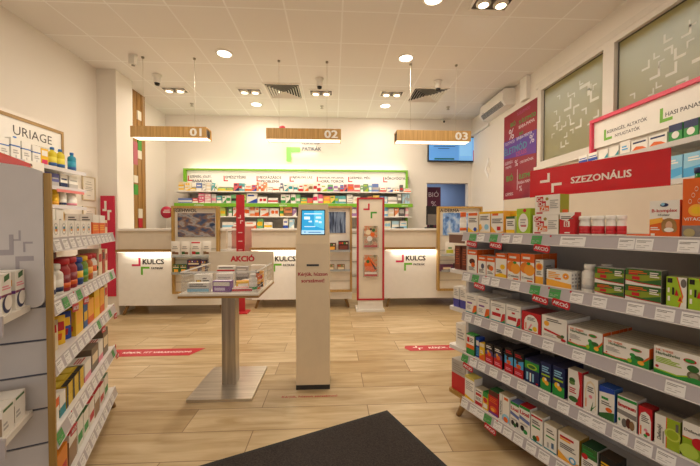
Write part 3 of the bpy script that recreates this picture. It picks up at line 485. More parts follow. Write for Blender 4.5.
b.prism([(.22, .1), (.15, .2), (.22, .3), (.22, .27), (.18, .2), (.22, .13)], 0, .01, paint('e8e0d4', .4), lambda x, y, z: (-.012+z, 6.28-x, y)); single(b, 'chevron_sign', 'pale chevron arrow mark on the wall beside the television', 'sign', (XR-.0005, -.05, 2.2))

# ---------------------------------------------------------------- left side: slats, banner, frames
for i, y in enumerate((5.66, 5.78, 5.90)):
    t = thing('timber_slat', 'upright timber slat with coloured blocks, '+('nearest the pier', 'middle one of three', 'nearest the back wall')[i], 'slat', (-3.3, y, 0), 0, 'timber slats on the side wall')
    MB().box(-.1, -.052, 0, .0, .052, ZC, wood('86602f', 'b48648', 'Z', 1.3, 'walnut_slat')).build('post', t)
    for z0, z1, c in ([(2.33, 2.71, 'b8606a'), (1.83, 2.0, '4a9a3a'), (2.03, 2.15, 'e6dcc8')], [(3.11, 3.26, 'e6dcc8'), (2.59, 2.8, '4a9a3a'), (2.45, 2.59, 'e6dcc8'), (1.28, 1.44, 'c42838'), (1.44, 1.6, 'e6dcc8')], [])[i]:
        MB().box(-.06, -.055, z0, .008, .051, z1, paint(c, .4)).build('colour_block', t)
t = thing('mounted_banner', 'tall pink red panel with white corner marks on the pier', 'sign', (-3.26, 4.919, .28))
b = MB().box(-.095, -.02, 0, .095, 0, 1.46, paint('cc1f44', .4)); fn = fr(-.095, .095, 0, 1.46, -.02, .001)
for v in (1.24,):
    bracket(fn, .15, v/1.46, .3, .1, .022, whitem, b, 'J', 1, .13); bracket(fn, .5, (v-.13)/1.46, .3, .1, .022, whitem, b, 'G', 1, .13)
b.build('panel', t)
for i, (z, h) in enumerate(((1.66, .33), (1.27, .305))):
    t = thing('picture_frame', 'small framed certificate on the wall by the pier, '+('upper one', 'lower one'), 'picture') if False else thing('picture_frame', 'small framed certificate on the wall beside the pier, '+('upper one', 'lower one')[i], 'picture', (XL+.001, 4.73, z), 0, 'framed certificates')
    b = MB()
    for (p, q, r, s_) in ((-.12, 0, .12, .012), (-.12, h-.012, .12, h), (-.12, .012, -.108, h-.012), (.108, .012, .12, h-.012)): b.box(0, p, q, .018, r, s_, paint('d9c8a8', .4))
    b.build('frame', t)
    b = MB().box(0, -.108, .012, .008, .108, h-.012, paint('f0e9dc', .5)); fn = lambda u, v, k: (.008+.0006*k, -.108+u*.216, .012+v*(h-.024))
    for v, a in ((.78, .3), (.68, .2), (.55, .25), (.48, .15), (.4, .25), (.18, .35)): b.mark([(a, v), (1-a, v), (1-a, v+.018), (a, v+.018)], fn, paint('8c8479', .5))
    b.build('sheet', t)
area('pane_backlight', (XR+.30, 3.2, 3.52), .2, PCOR, (.9, .95, 1), sy=4.0)  # unseen backlight added near the pane tops for a brighter upper edge
# soft fill added at the unseen shop entrance, brightening what faces the camera
area('entrance_fill', (.2, YF+.02, 1.3), 3.0, PENT, (1, .96, .92), rot=(math.radians(90), 0, 0), sy=2.3)
# ---------------------------------------------------------------- counters
deskm = paint('faf7f1', .35); upm = paint('e4d8c4', .45); edge = wood('8f6c34', 'b8904e', 'X', 1.1, 'oak_edge'); legm = wood('7d5a30', 'a07c48', 'Z', 1., 'beech_leg')
def leg(x, y, z, dx, dy, m=None):
    return MB().tube((x, y, z), (x+dx, y+dy, 0), .024, m or legm, 12, .017)
def desk(x0, x1, label, logo, lx0=None, lx1=None, yf=5.2, ls=1.):
    t = thing('service_counter', label, 'counter', ((x0+x1)/2, yf, 0), 0, 'service counters'); w = (x1-x0)/2
    MB().box(-w, 0, .14, w, .62, .93, deskm).build('front_panel', t)
    MB().box(-w, .01, .965, w, .1, 1.235, upm).build('upper_panel', t)
    a, c = (lx0 if lx0 is not None else x0)-(x0+x1)/2, (lx1 if lx1 is not None else x1)-(x0+x1)/2
    MB().box(a, -.06, .93, c, .08, .965, edge).build('ledge', t)
    MB().box(a+.02, -.045, .922, c-.02, -.015, .93, paint('fff2d8', .5, 0, 1.8)).build('light_strip', t)
    area('counter_strip', ((x0+x1)/2, yf-.04, .915), (x1-x0)*.85, PDESK*(x1-x0), (1, .88, .7), rot=(math.radians(22), 0, 0), sy=.03)
    MB().box(-w, -.02, 1.235, w, .65, 1.265, whitem).build('worktop', t)
    b = MB()
    if logo is not None:
        o = logo-(x0+x1)/2; q = lambda u, v, k: (o+u*ls, -.001*k, .72+(v-.72)*ls)
        f = lambda x, y, z: (x+o, -.004+z, y)
        bracket(q, -.135, .72, .13, .125, .03, paint('d0305c', .4), b, 'J', 2); bracket(q, -.0, .585, .13, .125, .03, paint('6cb82c', .4), b, 'G', 2)
        b.text('KULCS', q, .03, .745, .345, .83, paint('3c383a', .4), .035, 2); b.text('PATIKÁK', q, .15, .67, .34, .71, paint('3c383a', .4), .03, 2)
        b.build('shop_logo', t)
    for sx in (-1, 1):
        for yy, dy in ((.06, -.04), (.56, .04)): leg(sx*(w-.1), yy, .14, sx*.05, dy).build('leg', t)
    return t
desk(-3.12, -1.58, 'long white service counter beside the pier with lit logo front', -2.80, -3.12, -2.32, 4.90, .945)
desk(-1.28, .30, 'middle white service counter behind the ticket kiosk', -.945, -1.3, -.46)
desk(.815, 2.55, 'white service counter beside the brochure stand with lit logo front', 1.143, .82, 1.64)

# ---------------------------------------------------------------- framed display panels standing before the counters
framew = wood('a5803f', 'c9a25e', 'Z', 1.1, 'oak_frame')
def display(x0, x1, label, title, pic, picrect, shelves, yf=5.08, zb=.275, h=1.34):
    t = thing('display_stand', label, 'display stand', ((x0+x1)/2, yf, zb), 0, 'oak framed display panels'); w = (x1-x0)/2; f = .03
    b = MB(); b.box(-w, 0, 0, w, .09, f, framew).box(-w, 0, h-f, w, .09, h, framew).box(-w, 0, f, -w+f, .09, h-f, framew).box(w-f, 0, f, w, .09, h-f, framew); b.build('frame', t)
    b = MB().box(-w+f, .045, f, w-f, .075, h-f, paint('efe7d8', .45))
    for z in (.16, .32, .48, .64): b.box(-w+f, .0435, z, w-f, .045, z+.008, paint('9c9282', .5))
    if title: b.text(title, fr(-w+f, w-f, h-f-.07, h-f, .045), .02, .2, .6, .9, paint('3a3028', .4), .02, 1, (2*w-.06)/.07, 'l')
    b.build('board', t)
    x0_, z0, x1_, z1 = picrect
    MB().box(x0_, .035, z0, x1_, .0449, z1, pic).build('picture', t)
    for z in shelves:
        s_ = MB().box(-w+f, -.07, z, w-f, .044, z+.008, film('e8ecec', .25, 'acrylic_clear')).box(-w+f, -.072, z, w-f, -.069, z+.035, film('e8ecec', .3, 'acrylic_lip')); s_.build('tray', t)
    return t
photo1 = noise_mat('abstract_picture_warm', [(.28, '1f2c46'), (.42, '4a5878'), (.5, '8a6650'), (.58, 'a8a4a4'), (.7, '2a3c62')], 3.2, .3, stretch=(2, 1, 4))
photo2 = noise_mat('abstract_picture_trees', [(.3, '0f1626'), (.47, '2a3a5a'), (.6, '8c9db8'), (.75, '1b2840')], 5, .3, stretch=(6, 1, .6))
photo3 = noise_mat('abstract_picture_blue', [(.25, '39435c'), (.42, '5c8ad0'), (.58, 'a9c8f0'), (.75, 'e6eaf2')], 5, .3, stretch=(3, 1, 2))
display(-2.305, -1.65, 'oak framed display panel with dim blurred picture and snack pouches', 'GEHWOL', photo1, (-.255, .82, .27, 1.16), (.53, .29), 4.78, .33, 1.26)
display(-.42, .295, 'oak framed display panel partly behind the ticket kiosk', '', photo2, (-.1, .92, .26, 1.25), (.63, .33))
display(1.66, 2.375, 'oak framed display panel with pale blue picture beyond the aisle shelf', 'A-DERMA', photo3, (-.27, .88, .2, 1.24), (.56, .31))
# pouches and packets on the first panel
def pouch(w, h, d, base, marks, win=None):
    b = MB(); n, k = 7, 6; vs = []; 
    for sgn in (-1, 1):
        for j in range(k+1):
            v = j/k; th = d/2*math.sin(PI*min(1, max(0, (1-v)*1.05)))**.6 if 0 < v < 1 else 0
            if v == 0: th = d*.42
            for i in range(n+1):
                u = i/n; e = math.sin(PI*u)**.5 if 0 < u < 1 else 0
                vs.append(((u-.5)*w, d/2+sgn*(th*e+.0008), v*h))
    fs = []; q = (n+1)*(k+1)
    for j in range(k):
        for i in range(n):
            a = j*(n+1)+i; fs.append((a, a+1, a+n+2, a+n+1)); a += q; fs.append((a, a+n+1, a+n+2, a+1))
    b.add(vs, fs, base, True)
    for (c, u0, v0, u1, v1) in marks:
        P = []; 
        for j in range(6):
            for i in range(6):
                u = u0+(u1-u0)*i/5; v = v0+(v1-v0)*j/5; th = d/2*math.sin(PI*min(1, max(0, (1-v)*1.05)))**.6
                P.append(((u-.5)*w, d/2-(th*math.sin(PI*u)**.5+.002), v*h))
        b.add(P, [(j*6+i, j*6+i+1, j*6+i+7, j*6+i+6) for j in range(5) for i in range(5)], c, True)
    return b
for i, x in enumerate((-2.27, -2.137, -1.987, -1.837)):
    c = ('U', 'V', 'R', 'U')[i]
    b = pouch(.127 if i != 2 else .15, .22, .045, 'efe9de', [(c, .15, .12, .5, .34), ('8a5a38' if i != 2 else '2f7a3a', .5, .1, .85, .3), ('S', .2, .5, .8, .56), ('E', .28, .62, .72, .66)]+([('R', .1, .86, .9, .95), ('R', .06, .02, .94, .07)] if i == 2 else []))
    single(b, 'snack_pouch', ('white pouch with tan pictures, next to the panel edge by the pier', 'white pouch with dark green mark, second on the framed panel', 'larger white pouch with red bands on the framed panel', 'white pouch with tan pictures, beside the red banded pouch')[i], 'pouch', (x+.04, 4.72, .8695), 0, 'snack pouches on the framed panel')
for i, (x, c, c2, w, h) in enumerate(((-2.215, 'V', 'F', .095, .13), (-2.115, 'V', 'F', .095, .13), (-1.972, '4a3550', 'c49a60', .18, .2), (-1.838, '4a3550', 'c49a60', .075, .19), (-1.74, 'E', 'C', .11, .16))):
    b = MB().box(-w/2, 0, 0, w/2, .06, h, c); fn = fr(-w/2, w/2, 0, h, 0)
    b.mark([(.2, .15), (.8, .15), (.8, .5), (.2, .5)], fn, c2); b.mark([(.1, .65), (.9, .65), (.9, .75), (.1, .75)], fn, 'C')
    for k in range(4): b.mark(circle(.2+.2*k, .86, .05, w/h, 10), fn, ('O', 'W', 'P', 'Y')[k])
    single(b, 'snack_box', ('dark green box with amber window, first by the panel edge', 'dark green box with amber window, second along', 'dark plum box with tan window, standing higher', 'dark plum box with tan window, partly behind the display table', 'grey box with cream window, last along')[i]+', lower tray', 'box', (x, 4.715, .6295), 0, 'boxes on the lower tray of the first panel')
for i, (x, z, c, c2, w, h) in enumerate(((-.04, .915, '5a2f22', 'F', .17, .13), (.16, .915, '4a1a14', '7a3a2a', .16, .16), (-.04, .614, 'U', 'C', .12, .1), (.12, .614, 'U', 'C', .12, .1))):
    b = MB().box(-w/2, 0, 0, w/2, .06, h, c); fn = fr(-w/2, w/2, 0, h, 0)
    b.mark([(.12, .2), (.88, .2), (.88, .55), (.12, .55)], fn, c2)
    for k in range(4): b.mark(circle(.18+.21*k, .78, .09, w/h, 10), fn, ('R', 'O', 'G', 'C')[k])
    single(b, 'snack_box', ('brown box with amber window beside the ticket kiosk, upper tray', 'dark maroon box on the upper tray behind the ticket kiosk', 'tan box with cream label beside the ticket kiosk, lower tray', 'tan box with cream label, further from the kiosk, lower tray')[i], 'box', (x, 5.015, z), 0, 'boxes on the panel behind the kiosk')
b = pouch(.14, .21, .05, 'efe9de', [('c9d040', .1, .08, .9, .42), ('G', .3, .5, .7, .6)])
single(b, 'snack_pouch', 'white and lime pouch on the panel beyond the aisle shelf', 'pouch', (1.83, 5.02, .845))
for i, (x, w, h, c) in enumerate(((1.78, .2, .11, '5c2a4a'), (2.0, .2, .12, '4a2a3a'))):
    b = MB().box(-w/2, 0, 0, w/2, .06, h, c); b.mark([(.2, .3), (.8, .3), (.8, .6), (.2, .6)], fr(-w/2, w/2, 0, h, 0), 'C')
    single(b, 'snack_box', 'dark plum box on the lower tray beyond the aisle shelf, '+('nearer its oak edge', 'further in')[i], 'box', (x, 5.015, .594), 0, 'dark boxes on the third panel')
b = MB().lathe([(.085, -.003), (.085, .003)], paint('c8284a', .4), (0, 0, 0), 26)
for o in [b]: o.v = [(x, z, y) for x, y, z in o.v]
b.mark([(-.05, -.005), (.05, -.005), (.05, .012), (-.05, .012)], lambda u, v, k: (u, -.0035, v), whitem); b.mark([(-.04, .025), (.04, .025), (.04, .035), (-.04, .035)], lambda u, v, k: (u, -.0035, v), whitem)
single(b, 'round_sign', 'small round red sign at the top corner of the framed panel', 'sign', (-2.375, 4.80, 1.50))

# ---------------------------------------------------------------- ticket kiosk
t = thing('ticket_kiosk', 'beige queue ticket kiosk with blue touchscreen standing mid-floor', 'kiosk', (-.161, 2.59, 0))
kio = paint('ecd6b2', .4)
MB().box(-.134, -.004, 0, .134, .23, .035, paint('2b2825', .5)).build('base', t)
MB().box(-.134, 0, .035, .134, .22, 1.16, kio, .004).build('body', t)
b = MB(); hx = .120
b.hexa([(-.134, 0, 1.16), (.134, 0, 1.16), (.134, .22, 1.16), (-.134, .22, 1.16), (-hx, .1, 1.48), (hx, .1, 1.48), (hx, .2, 1.48), (-hx, .2, 1.48)], kio); b.build('head', t)
sl = lambda u, v, k: (-.09+u*.18, (.078+v*.19)*.3125-.004*k, 1.238+v*.19)
b = MB().mark([(-.04, -.04), (1.04, -.04), (1.04, 1.04), (-.04, 1.04)], sl, paint('2a2a2c', .2), .5)
b.mark([(0, 0), (1, 0), (1, 1), (0, 1)], sl, paint('2aa0d8', .3, 0, .75), 1)
b.mark([(0, 0), (1, 0), (1, .16), (0, .16)], sl, paint('a8d8f4', .3, 0, .8), 1.2); b.mark([(.54, .35), (1, .2), (1, 1), (.54, 1)], sl, paint('58c0e8', .3, 0, .75), 1.1)
for (p, q, r, s_) in ((.1, .62, .36, .74), (.3, .5, .45, .56), (.62, .66, .85, .74), (.6, .5, .72, .58), (.76, .46, .88, .54), (.1, .84, .9, .88), (.12, .3, .6, .33)): b.mark([(p, q), (r, q), (r, s_), (p, s_)], sl, paint('d8f0fa', .3, 0, .8), 1.4)
b.mark([(.12, .06), (.18, .06), (.18, .11), (.12, .11)], sl, paint('2a6aa8', .3, 0, .3), 1.4); b.mark([(.3, .06), (.85, .06), (.85, .09), (.3, .09)], sl, paint('2a6aa8', .3, 0, .3), 1.4)
b.build('screen', t)
MB().box(-.048, -.004, .985, .048, .002, 1.0, paint('2a2826', .4)).build('ticket_slot', t)
b = MB(); q = lambda u, v, k: (u, -.0006*k, v); rd = paint('b8202c', .4)
b.text('Kérjük, húzzon', q, -.115, .90, .115, .935, rd, .03); b.text('sorszámot!', q, -.09, .855, .09, .885, rd, .03); b.build('lettering', t)

# ---------------------------------------------------------------- display table with clear bin
t = thing('display_table', 'square white display table with steel post and red promotion board', 'table', (-.865, 2.72, 0))
steel = noise_mat('brushed_steel', [(.3, 'a59e92'), (.7, 'd2cbbe')], 60, .28, stretch=(1, 1, .03)); 
steelb = noise_mat('brushed_steel_plate', [(.3, 'c2bbb0'), (.7, 'e0d9ce')], 60, .3, stretch=(.03, 1, 1))
for m in (steel, steelb): m.node_tree.nodes['Principled BSDF'].inputs['Metallic'].default_value = .9
MB().box(-.22, -.285, 0, .26, .285, .02, steelb, .004).build('base_plate', t)
MB().box(-.035, -.055, .02, .075, .055, .76, steel, .003).build('post', t)
MB().box(-.3, -.22, .775, .3, .43, .79, paint('ece4d6', .35)).build('tabletop', t)
MB().box(-.3, -.222, .757, .3, .43, .775, wood('8a6634', 'b08848', 'X', 1.1, 'oak_edge_table')).build('edging', t)
b = MB().box(-.3, .40, .79, .3, .415, 1.062, paint('e0d2bc', .4)); b.text('AKCIÓ', fr(-.3, .3, .79, 1.062, .40, .001), .34, .64, .70, .91, paint('c8202c', .4), .05, 1, .6/.272); b.build('promotion_board', t)
cl = film('f2f4f4', .06, 'clear_acrylic'); clr = paint('f4f2ec', .15)
b = MB().box(-.285, -.2, .79, .285, -.196, .95, cl).box(-.285, -.196, .79, -.281, .39, .95, cl).box(.281, -.196, .79, .285, .39, .95, cl)
b.box(-.287, -.202, .948, .287, -.194, .958, film('fbfaf6', .75, 'acrylic_rim')).box(-.287, -.194, .948, -.279, .39, .958, film('fbfaf6', .75, 'acrylic_rim')).box(.279, -.194, .948, .287, .39, .958, film('fbfaf6', .75, 'acrylic_rim'))
for z in (.83, .87, .91): b.box(.2855, -.18, z, .2865, .38, z+.004, film('fbfaf6', .75, 'acrylic_rim')).box(-.2865, -.18, z, -.2855, .38, z+.004, film('fbfaf6', .75, 'acrylic_rim'))
b.build('clear_bin', t)
def boxm(w, d, h, base, F=(), T=(), P=(), top=None, sidec=None):
    """a carton standing on z=0 with its printed front at y=0; F, T, P = marks on front, top and both sides"""
    b = MB(); base = mt(base)
    b.box(-w/2, 0, 0, w/2, d, h, base)
    f = fr(-w/2, w/2, 0, h, 0); tp = flat(-w/2, w/2, 0, d, h); s1 = side_p(w/2, 0, d, 0, h); s2 = side_n(-w/2, 0, d, 0, h)
    if top: b.mark([(0, 0), (1, 0), (1, 1), (0, 1)], tp, top, .6)
    if sidec:
        for s_ in (s1, s2): b.mark([(0, 0), (1, 0), (1, 1), (0, 1)], s_, sidec, .6)
    for fn, E_, ax in ((f, F, w/h), (tp, T, w/d), (s1, P, d/h), (s2, P, d/h)):
        for k, e in enumerate(E_):
            k = 1+k*.5
            if e[0] == 'r': b.mark([(e[1], e[2]), (e[3], e[2]), (e[3], e[4]), (e[1], e[4])], fn, e[5], k)
            elif e[0] == 'c': b.mark(circle(e[1], e[2], min(e[3], .46*ax), ax), fn, e[4], k)
            elif e[0] == 'e': b.mark([(e[1]+e[3]*math.cos(2*PI*i/18), e[2]+e[4]*math.sin(2*PI*i/18)) for i in range(18)], fn, e[5], k)
            elif e[0] == 'g': b.mark(e[1], fn, e[2], k)
            elif e[0] == 'l':
                n = e[5]
                for i in range(n):
                    v = e[2]+(e[4]-e[2])*(i+.5)/n; hh = (e[4]-e[2])/n*.28; sh = (1, .8, .92, .6)[i % 4]
                    b.mark([(e[1], v-hh), (e[1]+(e[3]-e[1])*sh, v-hh), (e[1]+(e[3]-e[1])*sh, v+hh), (e[1], v+hh)], fn, e[6], k)
            elif e[0] == 't': b.text(e[1], fn, e[2], e[3], e[4], e[5], mt(e[6]), e[7] if len(e) > 7 else .02, k, ax)
            elif e[0] == 'v':     # lettering turned to run upwards
                f2 = lambda u, v, kk, fn=fn: fn(1-v, u, kk); b.text(e[1], f2, e[3], 1-e[4], e[5], 1-e[2], mt(e[6]), .03, k, 1/ax)
    return b
def bottlem(r, h, body, cap, label=None, lab2=None, neck=.45, caph=.14, seg=18):
    b = MB(); zc = h*(1-caph)
    b.lathe([(r*.92, 0), (r, .004), (r, zc*.80), (r*.9, zc*.88), (r*neck, zc*.95), (r*neck, zc)], body, seg=seg)
    if label: b.lathe([(r*1.008, zc*.14), (r*1.008, zc*.62)], label, seg=seg)
    if lab2: b.lathe([(r*1.016, zc*.14), (r*1.016, zc*.32)], lab2, seg=seg)
    c = MB().lathe([(r*neck*1.15, zc), (r*neck*1.18, zc+.002), (r*neck*1.18, h-.003), (r*neck*1.05, h)], cap, seg=seg)
    return b, c
def put(mb, name, label, cat, loc, rz=0., group=None, cap=None):
    if cap is None: return single(mb, name, label, cat, loc, rz, group)
    t = thing(name, label, cat, loc, rz, group); mb.build('body', t); cap.build('cap', t); return t
TZ = .7905
def on_table(mb, name, label, cat, x, y, rz=0., cap=None, dz=0.): put(mb, name, label, cat, (-.865+x, 2.72+y, TZ+dz), rz, 'goods in the clear table bin', cap)
on_table(boxm(.16, .05, .075, 'W', [('r', 0, .1, 1, .4, 'A'), ('r', 0, .42, 1, .48, 'S'), ('l', .1, .55, .9, .9, 2, 'E')], top='W'), 'medicine_box', 'low white and pale blue box at the front of the table bin', 'medicine box', -.17, -.17, .03)
on_table(boxm(.14, .06, .085, 'P', [('r', .05, .55, .95, .9, 'W'), ('r', .1, .12, .7, .4, 'd9c8e6')], top='d9c8e6'), 'medicine_box', 'purple box with white label at the front of the table bin', 'medicine box', .0, -.15, -.08)
on_table(boxm(.15, .08, .03, 'W', [('r', 0, .2, 1, .8, 'R')], T=[('r', .05, .1, .95, .45, 'R'), ('l', .1, .55, .9, .9, 2, 'R')]), 'medicine_box', 'flat red and white packet lying at the front of the table bin', 'medicine box', .16, -.16, .05)
on_table(boxm(.1, .06, .06, 'Y', [('r', .1, .2, .9, .7, 'W')], top='F'), 'medicine_box', 'yellow box with white front lying mid table bin', 'medicine box', .13, -.02, .4)
on_table(boxm(.13, .05, .12, 'W', [('r', .1, .12, .42, .62, 'U'), ('c', .26, .5, .13, 'Y'), ('l', .5, .2, .92, .8, 4, 'E')]), 'medicine_box', 'cream box with amber picture standing mid table bin', 'medicine box', -.19, -.03)
on_table(boxm(.14, .05, .12, 'W', [('l', .1, .3, .9, .8, 3, 'S'), ('r', 0, 0, 1, .12, 'S')]), 'medicine_box', 'plain white box behind the purple box in table bin', 'medicine box', -.03, .02)
on_table(boxm(.15, .05, .165, 'W', [('r', 0, .3, 1, .82, 'R'), ('l', .1, .86, .9, .98, 1, 'E')], top='W'), 'medicine_box', 'tall red and white box at the back of the table bin', 'medicine box', -.06, .14)
on_table(boxm(.1, .05, .16, 'S', [('r', 0, .1, 1, .45, 'E'), ('l', .1, .6, .9, .9, 3, 'W')]), 'medicine_box', 'grey box with dark lower half at the back of table bin', 'medicine box', .075, .15)
on_table(boxm(.13, .05, .165, 'W', [('l', .1, .3, .9, .5, 2, 'S'), ('r', .0, .8, 1, 1, 'efe6d6')]), 'medicine_box', 'tall plain white box at the back of the table bin', 'medicine box', .2, .2, -.06)
on_table(boxm(.08, .05, .06, 'W', [('r', .1, .1, .9, .4, 'S')]), 'medicine_box', 'small white box with grey band mid table bin', 'medicine box', .22, .05, .3)
on_table(boxm(.07, .05, .055, 'W', [('c', .5, .5, .2, 'Y')]), 'medicine_box', 'small white box with yellow dot by the bin centre', 'medicine box', .12, .09, -.3)
b, c = bottlem(.032, .135, 'W', 'W', 'W', 'G', .6); on_table(b, 'medicine_bottle', 'white bottle with green band at the bin corner', 'bottle', .235, -.12, 0, c)
b, c = bottlem(.024, .15, 'O', 'K', 'F', 'D', .6); on_table(b, 'medicine_bottle', 'amber bottle with black cap behind the green banded bottle', 'bottle', .248, -.03, 0, c)
on_table(boxm(.05, .03, .13, 'F', [('r', .0, .0, 1, .3, 'K'), ('c', .5, .65, .15, 'R')]), 'medicine_box', 'narrow amber box with dark foot beside the bin wall', 'medicine box', .25, .06)

# ---------------------------------------------------------------- brochure stand, red stand, till
t = thing('brochure_stand', 'white brochure stand with red frame and two magazine holders', 'stand', (.568, 4.93, 0))
redm = paint('b8242e', .4)
MB().box(-.215, -.03, 0, .215, .3, .03, whitem).box(-.19, .0, .03, .19, .06, .2, whitem).build('foot', t)
b = MB().box(-.18, .0, .2, .18, .03, 1.71, paint('e6dac6', .4)); fn = lambda u, v, k: (u, -.001*k, v)
bracket(fn, -.11, 1.545, .095, .1, .025, paint('c8283a', .4), b, 'J'); bracket(fn, -.0, 1.42, .095, .1, .025, paint('4aa02c', .4), b, 'G'); b.build('panel', t)
b = MB().box(-.208, -.012, .175, -.18, .05, 1.735, redm).box(.18, -.012, .175, .208, .05, 1.735, redm).box(-.18, -.012, 1.71, .18, .05, 1.735, redm).box(-.18, -.012, .175, .18, .05, .2, redm); b.build('frame', t)
for z in (.98, .54):
    MB().box(-.115, -.06, z, .115, -.057, z+.16, cl).box(-.115, -.06, z-.004, .115, -.001, z, cl).box(-.115, -.057, z, -.112, -.001, z+.3, cl).box(.112, -.057, z, .115, -.001, z+.3, cl).build('holder', t)
for i, z in enumerate((.985, .545)):
    cov = noise_mat('magazine_cover', [(.3, '3a3020'), (.45, 'b9a884'), (.55, 'c86a3a'), (.7, 'd8ccb0')], 14, .35)
    b = MB().box(-.1, -.03, 0, .1, -.004, .32, cov).box(-.1, -.0305, 0, .1, -.0301, .03, redm)
    fn = fr(-.1, .1, 0, .32, -.0302)
    if i == 0:
        for cx, cy, r, c in ((.3, .7, .12, 'C'), (.62, .6, .1, 'O'), (.4, .4, .13, 'W'), (.7, .8, .08, 'V'), (.75, .35, .1, 'U'), (.5, .85, .05, 'K')): b.mark(circle(cx, cy, r, .2/.32, 12), fn, c)
    else:
        b.mark([(0, .55), (.3, .95), (.62, .72), (1, .3), (.6, .2), (.1, .3)], fn, 'O'); b.mark([(.4, .8), (.95, .35), (.8, .3)], fn, 'K', 2); b.mark(circle(.28, .7, .08, .625, 12), fn, 'V', 2); b.mark([(.05, .1), (.95, .1), (.95, .2), (.05, .2)], fn, 'W')
    single(b, 'magazine', ('magazine with round food pictures in the upper holder', 'magazine with slanted orange picture in the lower holder')[i], 'magazine', (.568, 4.925, z), 0, 'magazines in the brochure stand')
t = thing('banner_stand', 'narrow red banner post with white marks between two counters', 'stand', (-1.39, 4.97, 0))
MB().box(-.12, -.1, 0, .12, .1, .02, redm).build('foot', t)
b = MB().box(-.06, 0, .02, .06, .025, 1.77, redm); fn = lambda u, v, k: (u, -.001*k, v); wq = paint('e8c8c8', .5)
bracket(fn, -.035, 1.42, .045, .05, .014, wq, b, 'J'); bracket(fn, -.0, 1.34, .045, .05, .014, wq, b, 'G')
for k in range(7): b.mark([(-.03, 1.2-k*.13), (.03, 1.2-k*.13), (.03, 1.212-k*.13), (-.03, 1.212-k*.13)], fn, wq)
b.build('panel', t)
t = thing('till_screen', 'black till screen on the counter before the blue doorway', 'till', (1.69, 5.45, 1.2655))
MB().box(-.1, -.0, 0, .1, .16, .02, paint('1c1b1c', .4)).build('base', t); MB().box(-.1, .04, .06, .1, .07, .38, paint('222022', .35)).box(-.03, .07, .02, .03, .11, .25, paint('222022', .4)).build('monitor', t)
MB().box(-.08, .0375, .06, .08, .0395, .24, paint('6a625c', .4)).build('cover', t)
for i, (x, w, lab) in enumerate(((-2.47, .16, 'flat black pad on the counter near the timber slats'), (1.1, .12, 'flat dark pad on the counter near the brochure stand'))):
    single(MB().box(-w/2, 0, 0, w/2, .12, .018, paint('242224', .4), .004).box(-w/2+.015, .015, .018, w/2-.015, .105, .021, paint('3a383a', .3)), 'counter_pad', lab, 'pad', (x, 5.3, 1.2655))
t = thing('sneeze_guard', 'pale pink tinted clear panel between the framed panel and banner post', 'screen', (-1.6, 5.9, .0))
MB().box(-.2, 0, .02, .2, .008, 1.3, film('e8c0b4', .35, 'acrylic_pink')).build('sheet', t); MB().box(-.22, -.08, 0, .22, .09, .02, paint('d8d0c4', .3)).build('foot', t)

# ---------------------------------------------------------------- floor: mat, red strips, lettering
ma = math.radians(22.6); c_, s_ = math.cos(ma), math.sin(ma)
t = thing('entrance_mat', 'dark brown entrance mat with its corner pointing to the kiosk', 'mat', (.378, 2.255, 0), -ma+PI/2*0)
matm = noise_mat('mat_pile', [(.3, '1f1a17'), (.7, '3f3631')], 160, .95, .6, detail=2)
MB().box(-1.6, -2.0, .001, -.025, -.025, .009, matm).build('pile', t)
rb = paint('1c1a18', .7)
MB().box(-1.6, -.025, .0005, 0, 0, .006, rb).box(-.025, -2.0, .0005, 0, -.025, .006, rb).build('border', t)
t.rotation_euler[2] = math.radians(23.4)
fm = paint('c02436', .4)
def strip(pts, label, txt, x0, x1):
    b = MB().prism(pts, .0008, .002, fm)
    ym = sum(p[1] for p in pts)/len(pts); f = lambda u, v, k: (u, ym+v, .0022+.0003*k)
    bracket(f, x0-.17, .01, .05, .05, .014, whitem, b, 'J'); bracket(f, x0-.115, -.045, .05, .05, .014, whitem, b, 'G')
    b.text(txt, f, x0, -.04, x1, .04, whitem, .03); single(b, 'floor_strip', label, 'floor marking')
strip([(-2.45, 3.34), (-1.45, 3.34), (-1.36, 3.53), (-2.45, 3.53)], 'red floor strip with white lettering between gondola and steel table base', 'KÉRJÜK, ITT VÁRAKOZZON!', -2.15, -1.47)
strip([(.80, 3.34), (1.9, 3.34), (1.9, 3.485), (.78, 3.485), (.76, 3.42)], 'red floor strip with white lettering beside the open aisle shelf end', 'KÉRJÜK, ITT VÁRAKOZZON!', 1.02, 1.75)
single(MB().text('Kérjük, húzzon sorszámot!', lambda u, v, k: (u, v, .0005+.0003*k), -.39, 2.455, .03, 2.5, paint('b8343c', .5), .02), 'floor_lettering', 'thin red lettering stuck on the floor before the kiosk', 'floor marking')
# ---------------------------------------------------------------- aisle gondolas
gshelf = paint('e6e1dc', .4); grail = paint('b4adb0', .3); gback = paint('dcd8d6', .55); gpanel = paint('c6c0be', .5)
wpost = wood('94712f', 'b08a45', 'Z', .9, 'oak_post')
tagm = paint('e9e6e2', .5); tagg = paint('3f9a48', .5); flagm = paint('c8202e', .4)
def price_tag(x, z, w, m, parent, lines=True, hh=.043):
    b = MB(); f = lambda u, v, k: (x-w/2+u*w, -.004-.012*(1-v)-.001*k, z+.004+v*hh)
    b.mark([(0, 0), (1, 0), (1, 1), (0, 1)], f, m, 1)
    if lines:
        for v, a, c in ((.78, .08, .9), (.66, .08, .6), (.36, .1, .35), (.36, .5, .8), (.2, .1, .6)): b.mark([(a, v), (c, v), (c, v+.045), (a, v+.045)], f, 'E' if v > .4 else 'S', 2)
    o = b.build('price_tag', parent)
    if m is tagg: o['label'] = 'green price tag'
    return o
